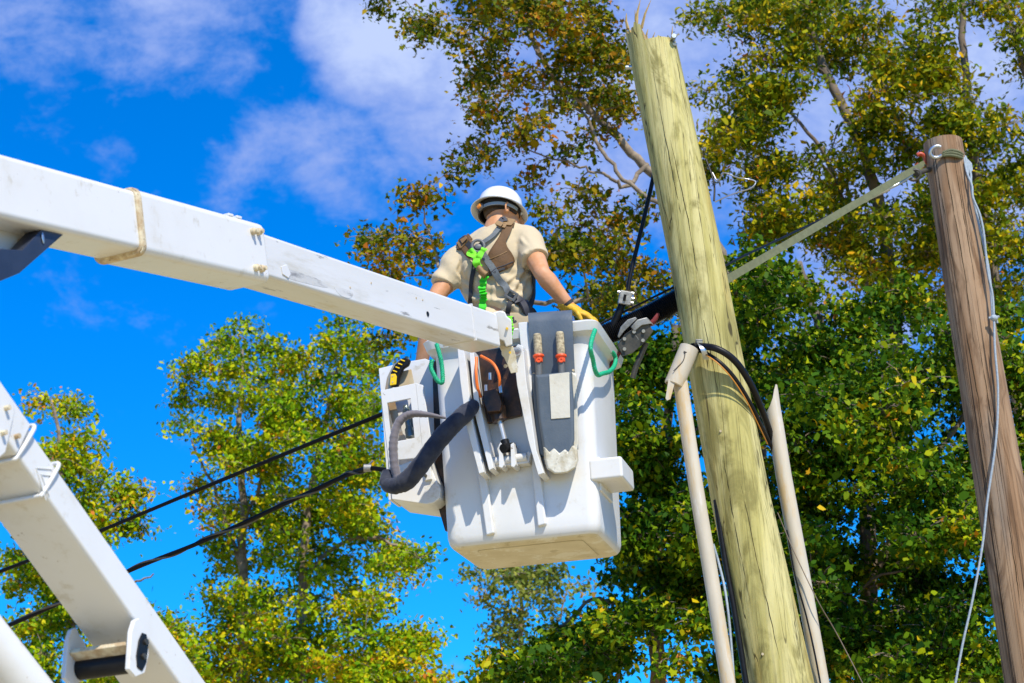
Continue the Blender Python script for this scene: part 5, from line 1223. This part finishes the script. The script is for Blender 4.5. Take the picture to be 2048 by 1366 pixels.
# big tree with the pale limb leaning out to the left behind the worker
tree('leaning_tree', 'big tree with pale limb leaning left above the worker, olive and rust leaves', 16.5,
     [([(1560, 1500, .6), (1530, 1000, .5), (1480, 650, .3), (1400, 430, .1), (1290, 335, 0), (1190, 230, 0), (1105, 150, 0), (1062, 70, 0), (1015, -40, 0)], .10, .03),
      ([(1400, 430, .1), (1300, 400, -.3), (1215, 320, -.4), (1170, 235, -.4), (1120, 165, -.3), (1070, 90, -.2)], .038, .013),
      ([(1470, 640, .3), (1330, 620, .2), (1200, 605, .1), (1040, 600, .0), (900, 560, .0), (866, 490, 0), (850, 440, 0)], .05, .016),
      ([(1290, 335, 0), (1250, 372, -.2), (1215, 352, -.3), (1150, 330, -.3), (1050, 300, -.2)], .035, .01)],
     [(830, 20, 55, 30, .8), (880, 55, 45, 28, .8), (960, 30, 85, 50, 1), (1060, 50, 95, 60, 1.1), (1150, 60, 80, 70, 1.1), (1215, 90, 60, 80, 1.1), (950, 120, 36, 45, .9), (985, 175, 60, 50, .9), (1080, 190, 75, 55, .7), (1160, 150, 75, 65, .9),
      (1220, 220, 50, 60, 1), (960, 255, 40, 30, .9), (945, 320, 30, 38, 1), (975, 320, 20, 30, .7), (1020, 265, 50, 30, .7), (1100, 290, 45, 40, .5), (1230, 180, 45, 55, 1), (762, 6, 16, 12, .7), (1085, 370, 14, 45, .6), (1120, 410, 45, 35, .6), (1180, 380, 50, 40, .7), (1240, 430, 50, 50, 1),
      (735, 480, 36, 26, 1.3), (832, 425, 32, 32, 1.4), (800, 515, 45, 26, 1), (845, 480, 24, 32, 1), (795, 690, 26, 20, 1.2), (860, 545, 20, 18, .5), (770, 560, 30, 20, .3),
      (1120, 540, 50, 60, .9), (1180, 480, 55, 50, 1.1), (1190, 600, 55, 50, 1.2), (1140, 650, 30, 30, .8), (1260, 520, 45, 60, 1.2), (1300, 600, 40, 55, 1.2), (1110, 470, 30, 30, .5)],
     LM['olive'], BARK['pale'], 11, dep=1.0, leaf=.060, shape=('star', 'dab'), clump=.08, per=60, cr=.22, density=1.55, warm=.0)
# tall tree at the upper right
tree('tall_tree', 'tall yellow green tree with dark slanting trunks behind the brown pole', 18.5,
     [([(1830, 1500, .6), (1800, 900, .5), (1775, 500, .3), (1725, 300, 0), (1645, 130, 0), (1600, -30, 0)], .15, .05),
      ([(2090, 1100, .3), (1995, 600, .2), (1945, 300, 0), (1930, 150, 0), (1922, -40, 0)], .11, .05),
      ([(2080, 240, 0), (2035, 90, 0), (2008, -40, 0)], .07, .03),
      ([(1800, 760, .3), (1690, 420, .2), (1640, 300, 0), (1540, 180, 0)], .06, .02), ([(1925, 640, .2), (1850, 420, .1), (1800, 250, 0), (1760, 150, 0)], .05, .02)],
     fill([(1380, 300), (1500, 170), (1560, 60), (1600, -40), (2080, -40), (2080, 640), (1840, 640), (1720, 560), (1500, 460), (1400, 420)], 130, 34, [(1640, 240, 40, 24), (1440, 110, 45, 45), (1960, 70, 30, 36), (1995, 335, 24, 22), (1540, 215, 20, 16), (1770, 330, 20, 12), (1690, 590, 14, 36)], 3, 1.2)
     + fill([(1390, 10), (1470, -30), (1620, -30), (1580, 90), (1450, 50)], 15, 24, (), 5, .7) + fill([(1385, 230), (1470, 120), (1560, 110), (1560, 260), (1400, 330)], 20, 26, [(1440, 120, 30, 30)], 6, .8) + fill([(1640, 520), (1800, 480), (1820, 640), (1680, 660)], 6, 26, [(1690, 590, 14, 36)], 8, .6),
     LM['yellow'], BARK['dark'], 12, dep=1.3, leaf=.070, shape=('narrow', 'dab'), clump=.2, per=72, cr=.24, density=1.0, warm=.02)
# dense wall of leaves right of the pale pole
tree('dense_tree', 'dense dark green leafy tree filling the right side behind the pale pole', 15.6,
     [([(1760, 1500, .5), (1740, 1200, .4), (1720, 900, .4), (1650, 700, .3), (1600, 520, .2)], .14, .05), ([(1745, 1150, .4), (1850, 950, .3), (1960, 780, .3)], .07, .025), ([(1735, 1250, .3), (1620, 1080, .1), (1520, 900, 0)], .06, .02), ([(1600, 1300, 0), (1720, 1180, -.2), (1830, 1130, -.3)], .025, .012)],
     fill([(1420, 400), (1560, 430), (1720, 560), (1850, 620), (1960, 640), (2080, 620), (2080, 1400), (1480, 1400), (1440, 900)], 205, 36, [(1872, 1050, 14, 18), (1855, 770, 10, 8), (1680, 610, 10, 30), (1395, 870, 20, 20)], 4, 1.35),
     LM['green'], BARK['dark'], 13, dep=2.0, leaf=.062, shape=('star', 'dab', 'oval'), clump=.4, warm=-.04, per=80, cr=.25, density=1.35)
# leafy tree under and right of the bucket
tree('leafy_tree', 'leafy green tree with gaps of blue sky right below the bucket', 15.9,
     [([(1330, 1500, .5), (1310, 1200, .4), (1330, 900, .3), (1350, 650, .3)], .12, .05), ([(1315, 1260, .3), (1200, 1200, .1), (1110, 1260, 0)], .04, .015), ([(1310, 1150, .4), (1420, 980, .4), (1440, 800, .4)], .06, .02), ([(1230, 1400, 0), (1240, 1320, -.1), (1260, 1280, -.2)], .02, .01), ([(1400, 1010, -.1), (1330, 1050, -.2), (1270, 1100, -.2)], .02, .01)],
     fill([(1220, 700), (1320, 640), (1480, 640), (1520, 1400), (930, 1400), (950, 1320), (1130, 1270), (1180, 1150), (1235, 1080), (1215, 900), (1205, 720)], 128, 32, [(1292, 832, 6, 12), (1285, 1350, 8, 26), (1215, 1130, 8, 6), (1375, 1330, 2, 6), (1180, 1220, 2, 6)], 9, 1.2) + [(1240, 700, 30, 40, 1.3), (1250, 780, 30, 40, 1.2), (1255, 880, 34, 50, 1.2), (1260, 980, 34, 50, 1.3), (1330, 700, 40, 40, 1.3)],
     LM['green'], BARK['dark'], 14, dep=1.4, leaf=.062, shape=('star', 'dab', 'oval'), clump=.4, per=80, cr=.22, density=1.4, warm=-.02)
# faint thin tree below the bucket
tree('thin_tree', 'thin sparse grey green tree just below the bucket', 27,
     [([(1045, 1500, 0), (1042, 1250, 0), (1038, 1120, 0)], .07, .03), ([(1045, 1400, 0), (1000, 1290, 0), (975, 1200, 0)], .04, .015), ([(1043, 1380, 0), (1110, 1260, 0), (1140, 1160, 0)], .04, .015)],
     fill([(950, 1120), (1200, 1080), (1200, 1300), (1000, 1340), (960, 1260)], 30, 26, [(1150, 1210, 12, 30)], 15, .55), LM['grey'], BARK['pale'], 15, dep=1.2, leaf=.075, shape='oval', per=40, cr=.30, density=.8)
# left group
tree('sunlit_tree', 'tall golden green tree in the left group, its trunk showing straight', 25,
     [([(488, 1500, 0), (486, 1250, 0), (484, 1000, 0), (478, 820, 0), (490, 680, 0)], .13, .03), ([(486, 1150, 0), (430, 980, 0), (380, 880, 0)], .05, .02), ([(485, 1060, 0), (540, 900, 0), (560, 760, 0)], .05, .02)],
     [(490, 675, 55, 40, 1.4), (430, 745, 58, 50, 1.4), (545, 735, 60, 55, 1.4), (500, 800, 100, 60, 1.5), (400, 830, 50, 45, 1.2), (365, 935, 34, 24, .8), (420, 900, 60, 50, 1.2), (520, 900, 90, 60, 1.5), (455, 985, 70, 50, 1.1), (540, 1000, 70, 55, 1.3), (395, 1050, 35, 35, .7), (520, 1090, 80, 60, 1.2), (430, 1165, 55, 50, .8), (520, 1190, 85, 60, 1.3), (450, 1270, 80, 60, 1.4), (545, 1290, 70, 60, 1.4), (410, 1340, 80, 40, 1.5), (510, 1360, 90, 40, 1.5)],
     LM['autumn'], BARK['pale'], 16, dep=1.8, leaf=.066, shape='oval', per=76, cr=.30, density=.70, warm=.02)
tree('sunlit_tree', 'broad golden green tree left of the bucket with a branch reaching below it', 24.5,
     [([(600, 1500, 0), (603, 1250, 0), (612, 1050, 0), (650, 850, 0), (690, 690, 0)], .14, .03), ([(606, 1150, 0), (700, 1080, 0), (790, 1090, 0), (840, 1130, 0)], .05, .02), ([(630, 950, 0), (700, 880, 0), (750, 820, 0)], .05, .02)],
     [(690, 668, 52, 34, 1.4), (735, 735, 40, 50, 1.4), (650, 735, 55, 55, 1.4), (685, 820, 80, 65, 1.5), (745, 900, 36, 65, 1.4), (625, 900, 65, 65, 1.4), (700, 960, 85, 70, 1.5), (765, 1040, 50, 45, 1.2), (820, 1100, 45, 42, 1.1), (845, 1165, 25, 25, .8), (640, 1060, 80, 70, 1.4), (725, 1120, 75, 60, 1.2), (630, 1180, 75, 60, 1.2), (710, 1220, 65, 50, 1.2), (650, 1290, 90, 60, 1.5), (640, 1360, 90, 40, 1.5), (770, 1160, 40, 30, .5)],
     LM['autumn'], BARK['pale'], 17, dep=1.8, leaf=.066, shape='oval', per=76, cr=.30, density=.70, warm=.02)
tree('low_tree', 'low green tree top at the bottom edge left of the blue gap', 23.5,
     [([(790, 1600, 0), (792, 1450, 0), (795, 1330, 0)], .07, .02)],
     [(800, 1285, 55, 34, 1.4), (835, 1310, 34, 45, 1.3), (740, 1320, 60, 40, 1.4), (800, 1355, 80, 40, 1.6), (730, 1370, 70, 30, 1.6)], LM['autumn'], BARK['pale'], 18, dep=1.1, leaf=.066, shape='oval', per=76, cr=.28, density=1.0, warm=.08)
tree('edge_tree', 'green and gold tree at the left edge behind the lower boom', 24,
     [([(150, 1500, 0), (140, 1200, 0), (125, 1000, 0), (112, 810, 0)], .13, .03), ([(138, 1150, 0), (200, 1050, 0), (260, 990, 0)], .045, .015), ([(140, 1250, 0), (240, 1180, 0), (310, 1150, 0)], .045, .015)],
     [(108, 805, 42, 34, 1.4), (140, 870, 48, 44, 1.5), (105, 900, 50, 40, 1.3), (160, 950, 60, 40, 1.3), (215, 985, 60, 32, 1.3), (265, 985, 26, 26, .9), (120, 1000, 60, 60, 1.3), (210, 1050, 55, 40, 1.2), (270, 1080, 30, 34, 1.0), (60, 1080, 60, 70, .9), (150, 1120, 70, 60, 1.2), (60, 1190, 70, 70, 1.3), (160, 1230, 80, 70, 1.4), (260, 1210, 55, 40, 1.2), (50, 1310, 80, 60, 1.4), (160, 1330, 90, 50, 1.4), (280, 1310, 80, 60, 1.5), (350, 1300, 50, 60, 1.4), (320, 1230, 30, 30, .9)],
     LM['autumn'], BARK['pale'], 19, dep=1.6, leaf=.066, shape='oval', per=76, cr=.30, density=.72, warm=.02)
print('leaf tris', TRI[0])
